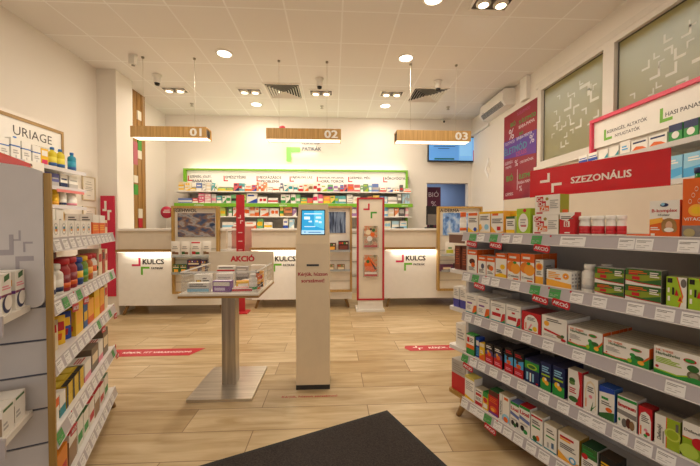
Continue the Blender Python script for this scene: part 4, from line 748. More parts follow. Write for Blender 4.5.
def promo_flag(x, z, parent, tilt=-.12):
    b = MB(); w, h = .085, .036
    b.hexa([(x+.028, -.006, z+.0), (x+.036, -.006, z+.0), (x+.036, -.002, z+.0), (x+.028, -.002, z+.0), (x+.032, -.006, z+.055), (x+.04, -.006, z+.055), (x+.04, -.002, z+.055), (x+.032, -.002, z+.055)], flagm)
    ca, sa = math.cos(tilt), math.sin(tilt)
    f = lambda u, v, k: (x+(u*ca-v*sa), -.022-.0006*k, z-.012+(u*sa+v*ca))
    r = .008; pts = []
    for cx, cy, a0 in ((w/2-r, h/2-r, 0), (-w/2+r, h/2-r, 90), (-w/2+r, -h/2+r, 180), (w/2-r, -h/2+r, 270)):
        for a in (0, 45, 90): pts.append((cx+r*math.cos(math.radians(a0+a)), cy+r*math.sin(math.radians(a0+a))))
    b.mark(pts, f, flagm, 0); b.mark(pts[::-1], f, flagm, -2); b.text('AKCIÓ', f, -.036, -.011, .036, .014, paint('f4ecec', .4), .03, 2)
    b.build('promotion_flag', parent)
def rail(x0, x1, z, parent, h=.048):
    b = MB()
    b.hexa([(x0, -.016, z-h), (x1, -.016, z-h), (x1, .0, z-h), (x0, .0, z-h), (x0, -.003, z+.004), (x1, -.003, z+.004), (x1, .0, z+.004), (x0, .0, z+.004)], grail)
    b.box(x0, -.018, z-h-.003, x1, .004, z-h, gshelf).box(x0, -.005, z+.004, x1, .002, z+.008, gshelf)
    return b.build('price_rail', parent)
def gondola(name, label, loc, rz, x0, x1, heights, tags, flags, endside, ztop=1.485, depth=.78):
    t = thing(name, label, 'shelving', (loc[0], loc[1], 0), rz); yc = depth/2
    MB().box(x0, yc-.02, heights[-1], x1, yc+.02, ztop-.001, gback).build('back_panel', t)
    MB().box(x0+.01, yc-.026, heights[0]+.01, x1-.01, yc-.0205, ztop, paint('efe2cd', .5)).build('header_board', t)
    base = MB().box(x0-.02, 0.0, heights[-1]-.05, x1+.02, depth, heights[-1]-.022, wood('94713c', 'b8935a', 'X', .8, 'oak_base')); base.build('base_board', t)
    for i, z in enumerate(heights):
        s_ = MB().box(x0, .001, z-.022, x1, yc-.021, z, gshelf).build('shelf', t)
        r = rail(x0+.005, x1-.005, z, t)
        for (x, w, m) in tags[i]: price_tag(x, z-.05, w*1.12, tagg if m else tagm, r)
        for x in flags[i]: promo_flag(x, z-.054, r)
    MB().box(x0, yc+.021, heights[0]-.022, x1, depth-.01, heights[0], gshelf).box(x0, yc+.021, heights[-1]-.022, x1, depth-.01, heights[-1], gshelf).build('rear_shelf', t)
    for x, dx in ((x0-.03, -.037), (x1-.08, .05)) if endside < 0 else ((x0+.08, -.05), (x1+.07, .037)):
        for y, dy in ((.07, -.04), (depth-.07, .04)): leg(x, y, heights[-1]-.05, dx, dy).build('leg', t)
    return t
def uvec(a): return (math.cos(a), math.sin(a))
RA = math.radians(-68.3); RQ = (.855, 2.106); RH = (1.255, .998, .735, .463, .165)
LA = math.radians(112.5); LQ = (-1.0944, 1.313); LH = (1.25, 1.0, .762, .475, .19)
def place(A, Q, x, y): return (Q[0]+x*math.cos(A)-y*math.sin(A), Q[1]+x*math.sin(A)+y*math.cos(A))
rg = gondola('shelf_gondola', 'grey aisle shelf gondola with red header, near the windows', RQ, RA, 0, 1.15, RH, RTAGS, RFLAGS, -1)
# end panel and end shelves at the far end of the window-side gondola; oak post at its near end
MB().box(-.02, .05, .14, 0, .75, 1.225, gpanel).build('end_panel', rg)
MB().box(1.152, .02, .12, 1.185, .05, 1.5, wpost).box(1.155, .05, .14, 1.18, .75, 1.485, gpanel).build('end_panel', rg)
for z in RH: 
    zz = z if z > .2 else z-.022
    MB().box(-.18, .04, zz-.025, -.023, .74, zz, gshelf if z > .2 else wpost, .012).build('end_shelf', rg)
MB().box(-.165, .028, RH[0]-.07, -.023, .038, RH[0]-.012, paint('7d5a4c', .5)).box(-.175, .026, RH[0]-.012, -.023, .04, RH[0], gshelf).build('end_shelf_lip', rg)
b = MB().box(.19, .385, 1.4851, .89, .39, 1.66, film('e23a42', .6, 'red_acrylic')); f = fr(.19, .89, 1.4851, 1.66, .385, .001)
bracket(f, .10, .50, .09, .32, .09, paint('ece4da', .4), b, 'J', 1, 4.); bracket(f, .205, .12, .09, .32, .09, paint('ece4da', .4), b, 'G', 1, 4.)
b.text('SZEZONÁLIS', f, .36, .36, .80, .62, paint('ece4da', .4), .03, 1, 4.); b.build('header_sign', rg)
lg = gondola('shelf_gondola', 'grey aisle shelf gondola with oak post and slatted end, by the skincare wall', LQ, LA, -.003, 1.09, LH, LTAGS, LFLAGS, 1)
MB().box(-.032, -.020, .13, -.019, .001, 1.5, wpost).build('post', lg)
b = MB()                                                        # slatted end panel with dark grooves
zs = (.13, .21, .34, .471, .605, .737, .868, .995)
for a, c in zip(zs, zs[1:]): b.box(-.018, .003, a+.004, -.005, .75, c-.004, gpanel)
b.box(-.012, .003, .13, -.0055, .75, 1.45, paint('4a4a58', .5)); b.build('slat_panel', lg)
b = MB()                                                        # printed upper panel with rounded corner
pts = [(.004, 1.505), (.004, 1.03), (.007, 1.015), (.015, 1.003), (.028, .997), (.75, .997), (.75, 1.528), (.12, 1.528), (.06, 1.522), (.03, 1.515)]
b.prism(pts, -.030, -.018, paint('d0cac8', .5), lambda y, z, x: (x, y, z))
gm = paint('aaa2a6', .5); f = lambda u, v, k: (-.0303-.0005*k, u, v)
for P in ([(.1, 1.27), (.088, 1.27), (.088, 1.195), (.2, 1.195), (.2, 1.215), (.1, 1.215)], [(.074, 1.285), (.068, 1.285), (.068, 1.247), (.09, 1.247), (.09, 1.253), (.074, 1.253)], [(.035, 1.243), (.062, 1.243), (.062, 1.205), (.056, 1.205), (.056, 1.236), (.035, 1.236)], [(.033, 1.19), (.084, 1.19), (.084, 1.10), (.073, 1.10), (.073, 1.172), (.033, 1.172)]):
    b.mark(P, f, gm)
b.build('printed_panel', lg)
for z in (1.008, .614):
    s_ = MB().box(-.22, .045, z-.022, -.0305, .7, z, paint('e6ded2', .4)).build('end_shelf', lg)
    MB().box(-.228, .045, z-.06, -.2205, .7, z+.004, grail).build('price_rail', s_)
b = MB().box(.3, .34, 1.4851, .86, .345, 1.66, film('e23a42', .6, 'red_acrylic')); b.build('header_sign', lg)

# ---------------------------------------------------------------- goods on the gondolas
def Rput(mb, name, label, cat, x, y, z, da=0., group=None, cap=None):
    p = place(RA, RQ, x, y); return put(mb, name, label, cat, (p[0], p[1], z+.0006), RA+da, group, cap)
def Lput(mb, name, label, cat, x, y, z, da=0., group=None, cap=None):
    p = place(LA, LQ, x, y); return put(mb, name, label, cat, (p[0], p[1], z+.0006), LA+da, group, cap)
X_ = lambda a, b, c, d, n, col='E': ('l', a, b, c, d, n, col)
TXT = 'E'
# every carton: base colour, marks on front, top and sides, depth, words
KIND = {
 'tubebox': dict(b='W', F=[('r', .05, .82, .95, .95, 'O'), X_(.1, .5, .9, .72, 3), ('g', [(0, 0), (1, 0), (1, .2), (.6, .08), (0, .3)], 'Y'), ('c', .74, .18, .1, 'B')], d=.045, w='white box with orange heading and yellow foot'),
 'yellowtop': dict(b='W', F=[('r', 0, .9, 1, 1, 'Y'), ('r', 0, 0, 1, .08, 'Y'), X_(.1, .6, .9, .82, 3), ('c', .68, .3, .13, 'A'), ('g', [(0, .08), (.3, .25), (.15, .45), (0, .4)], 'F')], P=[('r', 0, 0, 1, 1, 'Y')], d=.05, w='white box framed in yellow with small blue disc'),
 'yellowdose': dict(b='W', F=[('r', 0, .88, 1, 1, 'Y'), ('r', .1, .8, .6, .9, 'O'), X_(.1, .45, .95, .68, 3), ('r', .5, .15, .8, .32, 'R'), ('g', [(0, 0), (1, 0), (1, .12), (.5, .04), (0, .35)], 'F')], P=[('r', 0, 0, 1, 1, 'F')], d=.06, w='wide yellow and white box with small red square'),
 'yellowsmall': dict(b='W', F=[('r', 0, .86, 1, 1, 'V'), ('r', 0, 0, 1, .25, 'Y'), X_(.15, .45, .9, .75, 3)], d=.03, w='small white box with dark green top edge'),
 'yellowplain': dict(b='Y', F=[('r', .1, .85, .9, .95, 'F'), X_(.15, .3, .9, .6, 2, 'U')], d=.05, w='plain yellow box'),
 'limepack': dict(b='L', F=[('e', .5, .45, .36, .36, 'W'), ('c', .6, .92, .07, 'R'), X_(.28, .3, .74, .62, 3, 'S'), ('r', .35, .3, .72, .35, 'R')], d=.04, w='lime green pack with white oval'),
 'cedezin': dict(b='W', F=[('r', .06, .68, .34, .93, 'R'), ('r', .12, .42, .45, .69, 'R'), ('r', .2, .18, .58, .45, 'O'), ('r', .06, .06, .32, .14, 'R'), ('t', 'Ce', .08, .7, .32, .9, 'W'), ('t', 'De', .14, .45, .43, .66, 'W'), ('t', 'Zin', .22, .2, .56, .42, 'W'), ('c', .5, .8, .08, 'a08a3c'), X_(.62, .3, .95, .75, 5, 'S')], P=[('r', 0, 0, 1, 1, '9aa02a'), ('r', .25, .05, .9, .25, 'O')], d=.07, w='white box with red and orange letter blocks'),
 'redvit': dict(b='R', F=[('g', [(0, 1), (1, 1), (1, .9), (.5, .62), (0, .72)], 'W'), ('r', .3, .38, .68, .62, 'W'), ('t', 'B', .35, .4, .62, .6, 'R'), X_(.1, .7, .9, .85, 2), ('r', .35, .1, .7, .15, 'W')], d=.05, w='red vitamin box with white peak'),
 'flatorange': dict(b='O', F=[('r', .05, .3, .45, .6, 'W')], d=.1, w='flat orange leaflet box'),
 'komplex': dict(b='O', F=[('r', 0, .5, 1, 1, 'W'), ('g', [(0, .35), (.45, .42), (.45, .55), (0, .5)], 'F'), ('t', 'B-komplex', .08, .66, .92, .78, 'R'), ('t', '+Folsav', .28, .58, .68, .65, 'E'), ('e', .5, .88, .14, .05, 'N'), ('e', .45, .9, .07, .04, 'A'),
   ('e', .66, .36, .25, .17, '9a7440'), ('e', .52, .27, .1, .12, 'a47d48'), ('e', .83, .27, .1, .12, 'a47d48'), ('e', .67, .33, .115, .12, 'd8a988'), ('e', .67, .22, .16, .06, 'W'), X_(.05, .2, .36, .3, 2, 'W'), ('r', .06, .06, .2, .12, 'W')], d=.05, w='orange and white box with blonde portrait'),
 'vitaco': dict(b='O', F=[('r', 0, 0, 1, .22, '8a8280'), ('c', .55, .47, .1, 'F'), ('c', .55, .47, .06, 'Y')]+[('e', .3+.12*i, .62+.1*((i*7) % 3), .07, .04, 'f4d8c0') for i in range(4)]+[('e', .3+.12*i, .62+.1*((i*7) % 3), .055, .028, 'O') for i in range(4)]+[('t', 'VITACO', .08, .29, .92, .36, 'W'), ('c', .3, .1, .07, 'b0a070')], d=.07, w='tall orange box with white swirls and grey foot'),
 'brownbox': dict(b='6a2e1c', F=[X_(.2, .2, .8, .9, 7, 'a8502c')], P=[('r', 0, 0, 1, 1, '5a2418')], d=.06, w='dark brown box with rust lettering'),
 'biotall': dict(b='W', F=[('r', 0, .78, 1, 1, 'O'), X_(.15, .83, .85, .93, 1, 'W'), ('e', .5, .5, .3, .12, 'D'), ('e', .6, .36, .2, .1, 'O'), X_(.15, .12, .8, .28, 3)], P=[('r', 0, 0, 1, 1, 'O')], d=.05, w='tall white box with orange top and brown fruit'),
 'biosmall': dict(b='W', F=[('r', 0, .72, 1, 1, 'O'), X_(.15, .8, .85, .92, 1, 'W'), ('e', .6, .45, .2, .14, '5a5a70'), X_(.15, .1, .8, .3, 3)], P=[('r', 0, 0, 1, 1, 'O')], d=.05, w='small white box with orange top and grey berry'),
 'biocherry': dict(b='W', F=[('r', 0, .72, 1, 1, 'O'), X_(.15, .8, .85, .92, 1, 'W'), ('c', .35, .45, .13, 'U'), ('c', .6, .4, .13, 'O'), X_(.15, .1, .8, .24, 2)], P=[('r', 0, 0, 1, 1, 'O')], d=.05, w='small white box with orange top and rose hips'),
 'biolemon': dict(b='W', F=[('r', 0, .78, 1, 1, 'O'), X_(.15, .85, .85, .94, 1, 'W'), ('e', .65, .45, .22, .1, 'Y'), ('g', [(0, 0), (1, 0), (1, .15), (.5, .2), (0, .12)], 'Y'), X_(.1, .2, .6, .34, 2, 'K')], P=[('r', 0, 0, 1, 1, 'O')], d=.05, w='white box with orange top and lemon'),
 'bioorange': dict(b='W', F=[('r', 0, .7, 1, 1, 'O'), X_(.15, .78, .7, .92, 1, 'W'), ('c', .35, .5, .2, 'e8842a'), ('c', .66, .44, .2, 'f0a030'), ('e', .6, .66, .14, .05, 'G'), ('t', 'C-vitamin', .1, .1, .9, .22, 'E'), ('r', .5, .03, .9, .08, 'O')], P=[('r', 0, 0, 1, 1, 'O')], d=.06, w='orange and white box with two oranges'),
 'sunnarrow': dict(b='W', F=[('r', 0, 0, 1, .32, 'F'), ('c', .5, .72, .17, 'F'), ('c', .5, .72, .1, 'O'), X_(.15, .38, .8, .55, 3), ('r', .1, .9, .6, .94, 'E')], P=[('r', 0, 0, 1, 1, 'b0aaa6'), X_(.2, .2, .8, .8, 6)], d=.09, w='narrow white box with amber foot and sun'),
 'sunwide': dict(b='W', F=[('g', [(0, 0), (1, 0), (1, .3), (0, .45)], 'F'), ('c', .78, .7, .18, 'F'), ('c', .78, .7, .1, 'O'), ('c', .78, .7, .05, 'W'), X_(.08, .5, .6, .9, 4, 'F'), ('r', .35, .48, .6, .56, 'O')], P=[X_(.1, .1, .9, .9, 4, 'S')], d=.022, w='wide white box with amber wave and sun'),
 'greenred': dict(b='W', F=[('g', [(0, .25), (1, .12), (1, 1), (0, 1)], 'V'), ('g', [(0, .3), (.5, .28), (1, .5), (1, .75), (.3, .62), (0, .6)], '8a9a2a'), ('g', [(0, .25), (.4, .14), (1, .1), (1, .14), (.4, .2), (0, .32)], 'R'), X_(.1, .72, .62, .92, 2, 'O'), ('r', .1, .64, .36, .73, 'R'), ('r', .2, .34, .42, .55, 'R'), ('r', .72, .7, .92, .85, 'K'), X_(.7, .55, .95, .9, 3, 'W')], P=[('r', 0, 0, 1, 1, '6f6a5e')], d=.05, w='green box with red band and orange lettering'),
 'limepill': dict(b='L', F=[('g', [(.5, 1), (1, 1), (1, 0), (.62, 0), (.8, .4)], 'W'), ('g', [(.5, 1), (.56, 1), (.85, .4), (.66, 0), (.6, 0), (.78, .4)], 'O'), ('r', .05, .8, .3, .95, 'K'), ('e', .85, .82, .14, .14, 'E'), ('g', [(.42, .4), (.62, .4), (.52, .62)], 'R'), ('g', [(.56, .2), (.84, .2), (.7, .46)], 'Y'), ('g', [(.6, .23), (.8, .23), (.7, .4)], 'R'), ('r', .3, .42, .4, .66, 'K'), X_(.08, .15, .2, .7, 2, 'W')], P=[('r', 0, 0, 1, 1, '86901e')], top='c8c890', d=.06, w='lime green box with red warning triangles'),
 'bluefoot': dict(b='W', F=[('r', 0, 0, 1, .4, 'B'), X_(.15, .55, .85, .9, 4, 'S')], top='d8d0c8', d=.06, w='tall white box with violet blue foot'),
 'purpleband': dict(b='W', F=[('r', 0, 0, 1, .06, 'T'), ('g', [(.6, .06), (1, .06), (1, .48), (.75, .45)], 'O'), ('g', [(.72, .06), (1, .06), (1, .2)], 'G'), ('r', .15, .5, .6, .58, 'P'), X_(.12, .7, .9, .9, 2, 'S'), X_(.12, .2, .5, .42, 3, 'S')], d=.05, w='white box with purple stroke and orange corner'),
 'redband': dict(b='W', F=[('r', 0, 0, 1, .06, 'T'), ('g', [(.7, .06), (1, .06), (1, .5), (.82, .45)], 'R'), ('r', .12, .28, .72, .45, 'R'), X_(.08, .74, .92, .9, 2, 'S'), ('r', .4, .6, .62, .68, 'R'), ('g', [(.78, .06), (1, .06), (1, .2)], 'G')], d=.05, w='white box with red label stripe'),
 'greyblock': dict(b='cfc8c2', F=[X_(.1, .3, .9, .7, 3, '9aa8b8')], d=.08, w='large pale grey box set far back'),
 'redarch': dict(b='R', F=[('g', [(.14, .05), (.86, .05), (.86, .55), (.78, .74), (.62, .86), (.5, .88), (.38, .86), (.22, .74), (.14, .55)], 'W'), X_(.3, .58, .72, .76, 3), ('c', .7, .22, .12, 'Y'), ('g', [(.32, .1), (.4, .1), (.56, .4), (.5, .45)], 'Q'), ('r', .2, .12, .26, .45, 'O'), ('e', .48, .14, .1, .05, 'G')], P=[('r', 0, 0, 1, 1, '8a1c20')], top='9a2024', d=.04, w='red box with white arch and tulips'),
 'whitewide': dict(b='W', F=[('e', .2, .65, .11, .12, 'F'), ('g', [(.1, .42), (.8, .28), (.8, .2), (.1, .32)], 'R'), X_(.2, .76, .8, .92, 2), ('e', .75, .2, .14, .07, 'U'), ('e', .88, .1, .1, .06, 'R'), ('e', .85, .26, .07, .06, 'V'), X_(.1, .08, .6, .2, 2, 'S')], T=[('r', 0, .84, 1, 1, '9c9078')], d=.03, w='wide white box with amber disc and red ribbon'),  # dark strip on top paints the shaded gap between boxes in depth
 'dino': dict(b='W', F=[('g', [(0, 0), (1, 0), (1, .5), (.9, .3), (.6, .16), (.3, .12), (0, .17)], 'G'), ('g', [(0, .17), (.3, .12), (.6, .16), (.9, .3), (1, .5), (1, .62), (.88, .36), (.6, .22), (.3, .16), (0, .21)], 'O'), ('e', .72, .3, .1, .22, 'G'), ('e', .8, .42, .1, .1, 'V'), ('e', .66, .5, .06, .09, 'G'), ('e', .84, .22, .07, .1, 'F'), ('e', .6, .2, .05, .1, 'L'),
   ('t', 'DR. THEISS', .05, .84, .5, .93, 'O'), ('t', 'HerbalSwiss', .05, .72, .6, .83, 'V'), ('e', .74, .78, .12, .08, 'R'), ('e', .74, .78, .1, .06, 'G'), X_(.06, .38, .4, .62, 4, 'S'), ('c', .08, .28, .04, 'R')], P=[('r', 0, 0, 1, .5, 'V'), ('r', 0, .5, 1, 1, 'O')], top='cfc4ac', T=[('r', 0, .84, 1, 1, '9c9078')], d=.032, w='wide white herbal box with green dinosaur'),  # dark top strip stands in for shade between the rows
 'dinogrey': dict(b='W', F=[('g', [(0, 0), (1, 0), (1, .3), (.5, .1), (0, .15)], 'G'), ('g', [(0, .15), (.5, .1), (1, .3), (1, .36), (.5, .15), (0, .19)], 'L'), ('e', .84, .28, .14, .16, '6f6a50'), ('e', .84, .28, .09, .1, '9a927a'), ('e', .82, .52, .12, .12, 'V'), ('e', .86, .12, .12, .1, 'G'), ('t', 'DR. THEISS', .05, .84, .42, .93, 'O'), ('t', 'HerbalSwiss', .05, .72, .56, .83, 'V'), ('e', .76, .76, .13, .08, 'R'), ('e', .76, .76, .1, .06, 'G'), X_(.05, .42, .6, .64, 4, 'L'), ('c', .08, .28, .05, 'R')], top='cfc4ac', T=[('r', 0, .84, 1, 1, '9c9078')], d=.032, w='wide white herbal box with grey tortoise'),  # top edge coloured dark to imitate the shaded gap behind
 'greentop': dict(b='W', F=[('r', 0, .0, 1, .3, 'G'), ('r', 0, .3, 1, .5, 'O'), ('r', .1, .6, .4, .85, 'R'), X_(.45, .62, .9, .85, 3), ('r', 0, .95, 1, 1, 'G')], P=[('r', 0, 0, 1, 1, 'V')], top='3fa03a', d=.05, w='box with bright green lid and orange stripe'),
 'bluebox': dict(b='B', F=[('r', .1, .6, .9, .85, 'W'), ('r', .1, .1, .9, .5, 'J'), X_(.2, .15, .8, .45, 4, 'B')], d=.05, w='blue box with white heading'),
 'yellowdiag': dict(b='Y', F=[('g', [(0, 0), (1, 0), (1, .4), (0, .2)], 'O'), ('r', .0, .8, 1, 1, 'C'), X_(.2, .4, .8, .6, 2, 'W')], d=.04, w='narrow yellow box with orange slant'),
 'darkred': dict(b='K', F=[('r', 0, 0, 1, .42, 'R'), ('g', [(0, .42), (1, .42), (1, .62), (.4, .72), (0, .55)], '5a4a78'), ('e', .55, .48, .24, .1, 'O'), ('e', .4, .6, .12, .06, 'Y'), X_(.15, .74, .85, .9, 2, 'W'), X_(.15, .1, .85, .26, 2, 'Q')], P=[('r', 0, 0, 1, 1, '1a1a20'), X_(.2, .7, .8, .9, 2, 'E')], top='2a2226', d=.045, w='black and red box with violet haze'),
 'darkblue': dict(b='K', F=[('r', 0, 0, 1, .36, 'R'), ('g', [(0, .36), (1, .36), (1, .7), (.4, .62), (0, .7)], 'J'), ('e', .5, .44, .26, .08, 'O'), ('e', .35, .58, .14, .07, 'D'), X_(.15, .78, .85, .92, 2, 'R'), X_(.15, .1, .85, .22, 2, 'Q')], P=[('r', 0, 0, 1, 1, '1a1a20')], top='2a2226', d=.045, w='black and red box with sky blue wedge'),
 'navytabs': dict(b='N', F=[('r', 0, .6, 1, .92, 'G'), ('e', .5, .72, .36, .12, 'L'), ('e', .5, .72, .26, .07, 'V'), ('r', .12, .12, .26, .45, 'A'), ('r', .36, .08, .46, .45, 'W'), ('r', .54, .1, .66, .45, 'A'), ('r', .8, .05, .95, .12, 'R')], P=[('r', 0, 0, 1, 1, '1f2a60')], top='2c3050', d=.05, w='navy box with green tablet picture'),
 'lemon': dict(b='N', F=[('r', 0, 0, 1, .36, 'G'), ('e', .4, .36, .24, .1, 'Y'), ('e', .6, .28, .2, .08, 'F'), ('e', .5, .4, .1, .05, 'W'), ('r', .1, .52, .9, .58, 'L'), X_(.15, .64, .85, .88, 3, 'A')], P=[('r', 0, 0, 1, 1, '1d2350')], top='35365a', d=.05, w='navy and green box with yellow lemon'),
 'redswoosh': dict(b='W', F=[('g', [(.7, 1), (1, 1), (1, 0), (.55, 0), (.78, .3), (.84, .6)], 'R'), ('e', .3, .68, .22, .08, 'V'), ('e', .3, .6, .22, .05, '6a8a4a'), X_(.1, .3, .6, .48, 3, 'R'), ('e', .4, .14, .34, .08, 'V')], P=[('r', 0, 0, 1, 1, 'R')], top='c8b8a0', d=.05, w='white box with red swoosh and green leaves'),
 'aloe': dict(b='W', F=[('g', [(.12, .1), (.18, .1), (.18, .6), (.3, .78), (.5, .84), (.7, .78), (.82, .6), (.82, .1), (.88, .1), (.88, .62), (.74, .84), (.5, .91), (.26, .84), (.12, .62)], 'C'), X_(.28, .56, .72, .74, 3), ('c', .5, .44, .05, 'Q'), ('g', [(.55, .03), (.95, .28), (.62, .12)], 'G'), ('g', [(.5, .03), (.7, .36), (.62, .04)], 'V'), ('r', .16, .1, .22, .36, 'O')], P=[('r', 0, 0, 1, 1, '9a948e')], top='c4b6a0', d=.05, w='tall white box with arch outline and aloe'),
 'bluelid': dict(b='W', F=[('g', [(0, .8), (1, .86), (1, 1), (0, 1)], 'B'), ('r', .15, .6, .6, .68, 'G'), X_(.15, .42, .8, .55, 2), ('g', [(0, 0), (1, 0), (1, .28), (.5, .22), (0, .12)], 'V'), ('e', .65, .32, .22, .07, 'O')], P=[('r', 0, 0, 1, 1, '3a6aa8')], top='2a5ab0', d=.06, w='white box with blue lid and green hill'),
 'immun': dict(b='W', F=[('r', 0, .88, 1, .97, 'G'), ('t', 'Immun', .06, .62, .94, .8, 'R', .05), ('g', [(0, .42), (1, .36), (1, .52), (0, .56)], '8a8480'), ('e', .38, .16, .14, .14, 'E'), ('e', .6, .2, .14, .16, 'D'), ('e', .78, .17, .13, .15, 'U'), ('e', .12, .22, .06, .05, 'G')], P=[('r', 0, 0, 1, 1, 'c4bcb2')], top='b8ac9c', d=.07, w='white box with red heading and couple'),
 'archred': dict(b='R', F=[('g', [(.08, 0), (.92, 0), (.92, .6), (.8, .78), (.5, .86), (.2, .78), (.08, .6)], 'W'), X_(.22, .5, .8, .74, 4), ('r', .14, .06, .24, .36, 'O'), ('c', .7, .16, .06, 'R'), ('c', .55, .26, .05, 'Q'), ('e', .55, .08, .14, .05, 'G')], P=[('r', 0, 0, 1, 1, '8a1c1c')], top='96201e', d=.05, w='dark red box with white arch and berries'),
 'defendyl': dict(b='W', F=[('r', .5, 0, 1, 1, '9ab028'), ('r', .46, 0, .5, 1, 'O'), ('c', .72, .5, .2, 'c0cc50'), ('c', .72, .5, .15, '9ab028'), ('v', 'Defendyl', .12, .1, .32, .75, 'E'), ('r', .34, .1, .38, .5, 'E'), ('r', .84, .65, .95, .9, 'E')], P=[('r', 0, 0, 1, 1, '7a8420')], top='b4a890', d=.045, w='white and lime box with upright lettering'),
 'defendrow': dict(b='W', F=[('r', 0, 0, 1, .55, '8fae28'), ('r', 0, .55, 1, .58, 'O'), ('t', 'Defendyl', .08, .7, .9, .84, 'E'), ('c', .75, .5, .16, 'R'), ('c', .3, .2, .2, 'b4cc4c')], top='b8ae98', d=.05, w='white box with lime lower half and red dot'),
 'redcrate': dict(b='R', F=[('r', 0, .56, 1, 1, 'b4aea8'), X_(.1, .62, .9, .9, 4, '9a948e'), X_(.2, .2, .8, .4, 2, 'D')], P=[('r', 0, .56, 1, 1, 'a49e98')], top='b8b2ac', d=.1, w='large grey and red carton'),
 'yellowlid': dict(b='W', F=[('r', 0, .9, 1, 1, 'd8c860'), X_(.1, .4, .9, .8, 5, 'S'), ('g', [(0, 0), (1, 0), (1, .05), (0, .15)], 'Y')], top='d8c860', d=.07, w='white box with pale yellow lid'),
 'redfoot': dict(b='W', F=[('r', 0, 0, 1, .22, 'R'), ('r', .1, .58, .9, .74, 'R'), X_(.1, .3, .9, .5, 3), X_(.1, .8, .9, .92, 1)], top='cfc0a4', d=.06, w='white box with two red bands'),
 'tealcap': dict(b='Y', F=[('r', 0, .72, 1, 1, 'G'), ('r', .1, .1, .9, .35, 'W'), ('c', .5, .55, .14, 'R')], top='2f9440', d=.05, w='small yellow box with green top'),
 'fireorange': dict(b='R', F=[('r', 0, .78, 1, 1, 'D'), ('e', .5, .24, .36, .12, 'O'), ('e', .45, .2, .2, .07, 'F'), ('r', 0, 0, 1, .1, 'P'), X_(.1, .5, .9, .72, 3, 'O')], top='2f6a3c', d=.07, w='red box with glowing orange fruit'),
 'sidetext': dict(b='W', F=[('v', 'KALMAGNIL', .08, .1, .24, .85, 'E'), ('r', .3, .0, .34, 1, 'S'), ('r', .5, .84, .9, .94, 'O'), ('c', .68, .16, .16, 'A'), ('c', .68, .12, .1, 'O')], top='c8b490', d=.06, w='white box with upright dark lettering'),
 'lioal': dict(b='W', F=[('r', 0, .9, 1, 1, 'G'), ('t', 'Lioal', .08, .66, .92, .86, 'R', .04), ('g', [(0, .5), (1, .42), (1, .55), (0, .63)], '6a7ab0'), ('e', .3, .2, .2, .1, 'K'), ('e', .55, .14, .18, .08, 'V'), ('e', .82, .22, .16, .1, 'K'), X_(.1, .3, .8, .4, 1, 'S')], top='6a7ab0', d=.06, w='white box with red heading and blue ribbon'),
 'lioalred': dict(b='W', F=[('r', 0, .9, 1, 1, 'G'), ('t', 'Lioal', .08, .66, .92, .86, 'R', .04), ('g', [(0, .5), (1, .42), (1, .55), (0, .63)], '6a7ab0'), ('e', .3, .2, .2, .1, 'K'), ('e', .6, .12, .2, .08, 'G'), X_(.1, .3, .8, .4, 1, 'S')], top='R', d=.06, w='white box with red heading and red lid'),
 'redrim': dict(b='W', F=[('r', 0, .88, 1, .95, 'R'), ('r', .1, .52, .8, .58, 'G'), ('e', .6, .18, .16, .1, 'O'), ('e', .35, .12, .2, .1, 'V'), ('r', 0, 0, 1, .04, 'T'), X_(.1, .64, .8, .8, 2)], top='c8b898', d=.06, w='white box with red rim and green bar'),
 'tinygreen': dict(b='W', F=[('r', .15, .5, .85, .56, 'G'), X_(.2, .66, .8, .84, 2), ('r', .6, .15, .8, .36, '4a6a8a'), ('r', .25, .1, .4, .3, 'S'), ('r', 0, 0, 1, .05, 'T')], top='c8b898', d=.05, w='small white box with thin green bar'),
 'walmark': dict(b='W', F=[('r', .08, .8, .75, .88, 'R'), ('r', .08, .72, .6, .79, 'F'), ('g', [(0, 0), (1, 0), (1, .14), (.5, .1), (0, .3)], 'F'), ('c', .7, .16, .12, 'J'), ('c', .7, .16, .07, 'W'), X_(.1, .42, .85, .62, 3)], P=[('r', 0, 0, 1, 1, 'a8862c')], top='c0ae88', d=.08, w='white box with amber sweep and blue globe'),
 'greenlid': dict(b='W', F=[('r', 0, .62, 1, 1, 'V'), ('c', .2, .62, .1, 'R'), X_(.1, .3, .8, .5, 3), ('r', .1, .1, .5, .2, 'R'), X_(.1, .72, .9, .9, 2, 'G')], top='1f4a2c', d=.08, w='white box with dark green lid'),
 'goldtext': dict(b='K', F=[X_(.1, .4, .9, .8, 4, 'Y'), ('r', 0, 0, 1, .2, 'D')], top='3a2c20', d=.07, w='black box with golden lettering'),
 'steelbox': dict(b='5a564e', F=[('e', .4, .5, .3, .3, 'V'), ('e', .5, .5, .16, .16, 'L')], top='2c3026', d=.05, w='dark green tin box set far back'),
}
_made = {}
def carton(kind, w, h):
    k = (kind, round(w, 3), round(h, 3)); 
    if k not in _made:
        s_ = KIND[kind]; _made[k] = boxm(w, s_['d'], h, s_['b'], s_.get('F', ()), s_.get('T', ()), s_.get('P', ()), s_.get('top'))
    return _made[k]
RNAME = ('top', 'second', 'third', 'fourth', 'bottom')
_labels = {}
def uniq(label):
    n = _labels.get(label, 0); _labels[label] = n+1
    return label
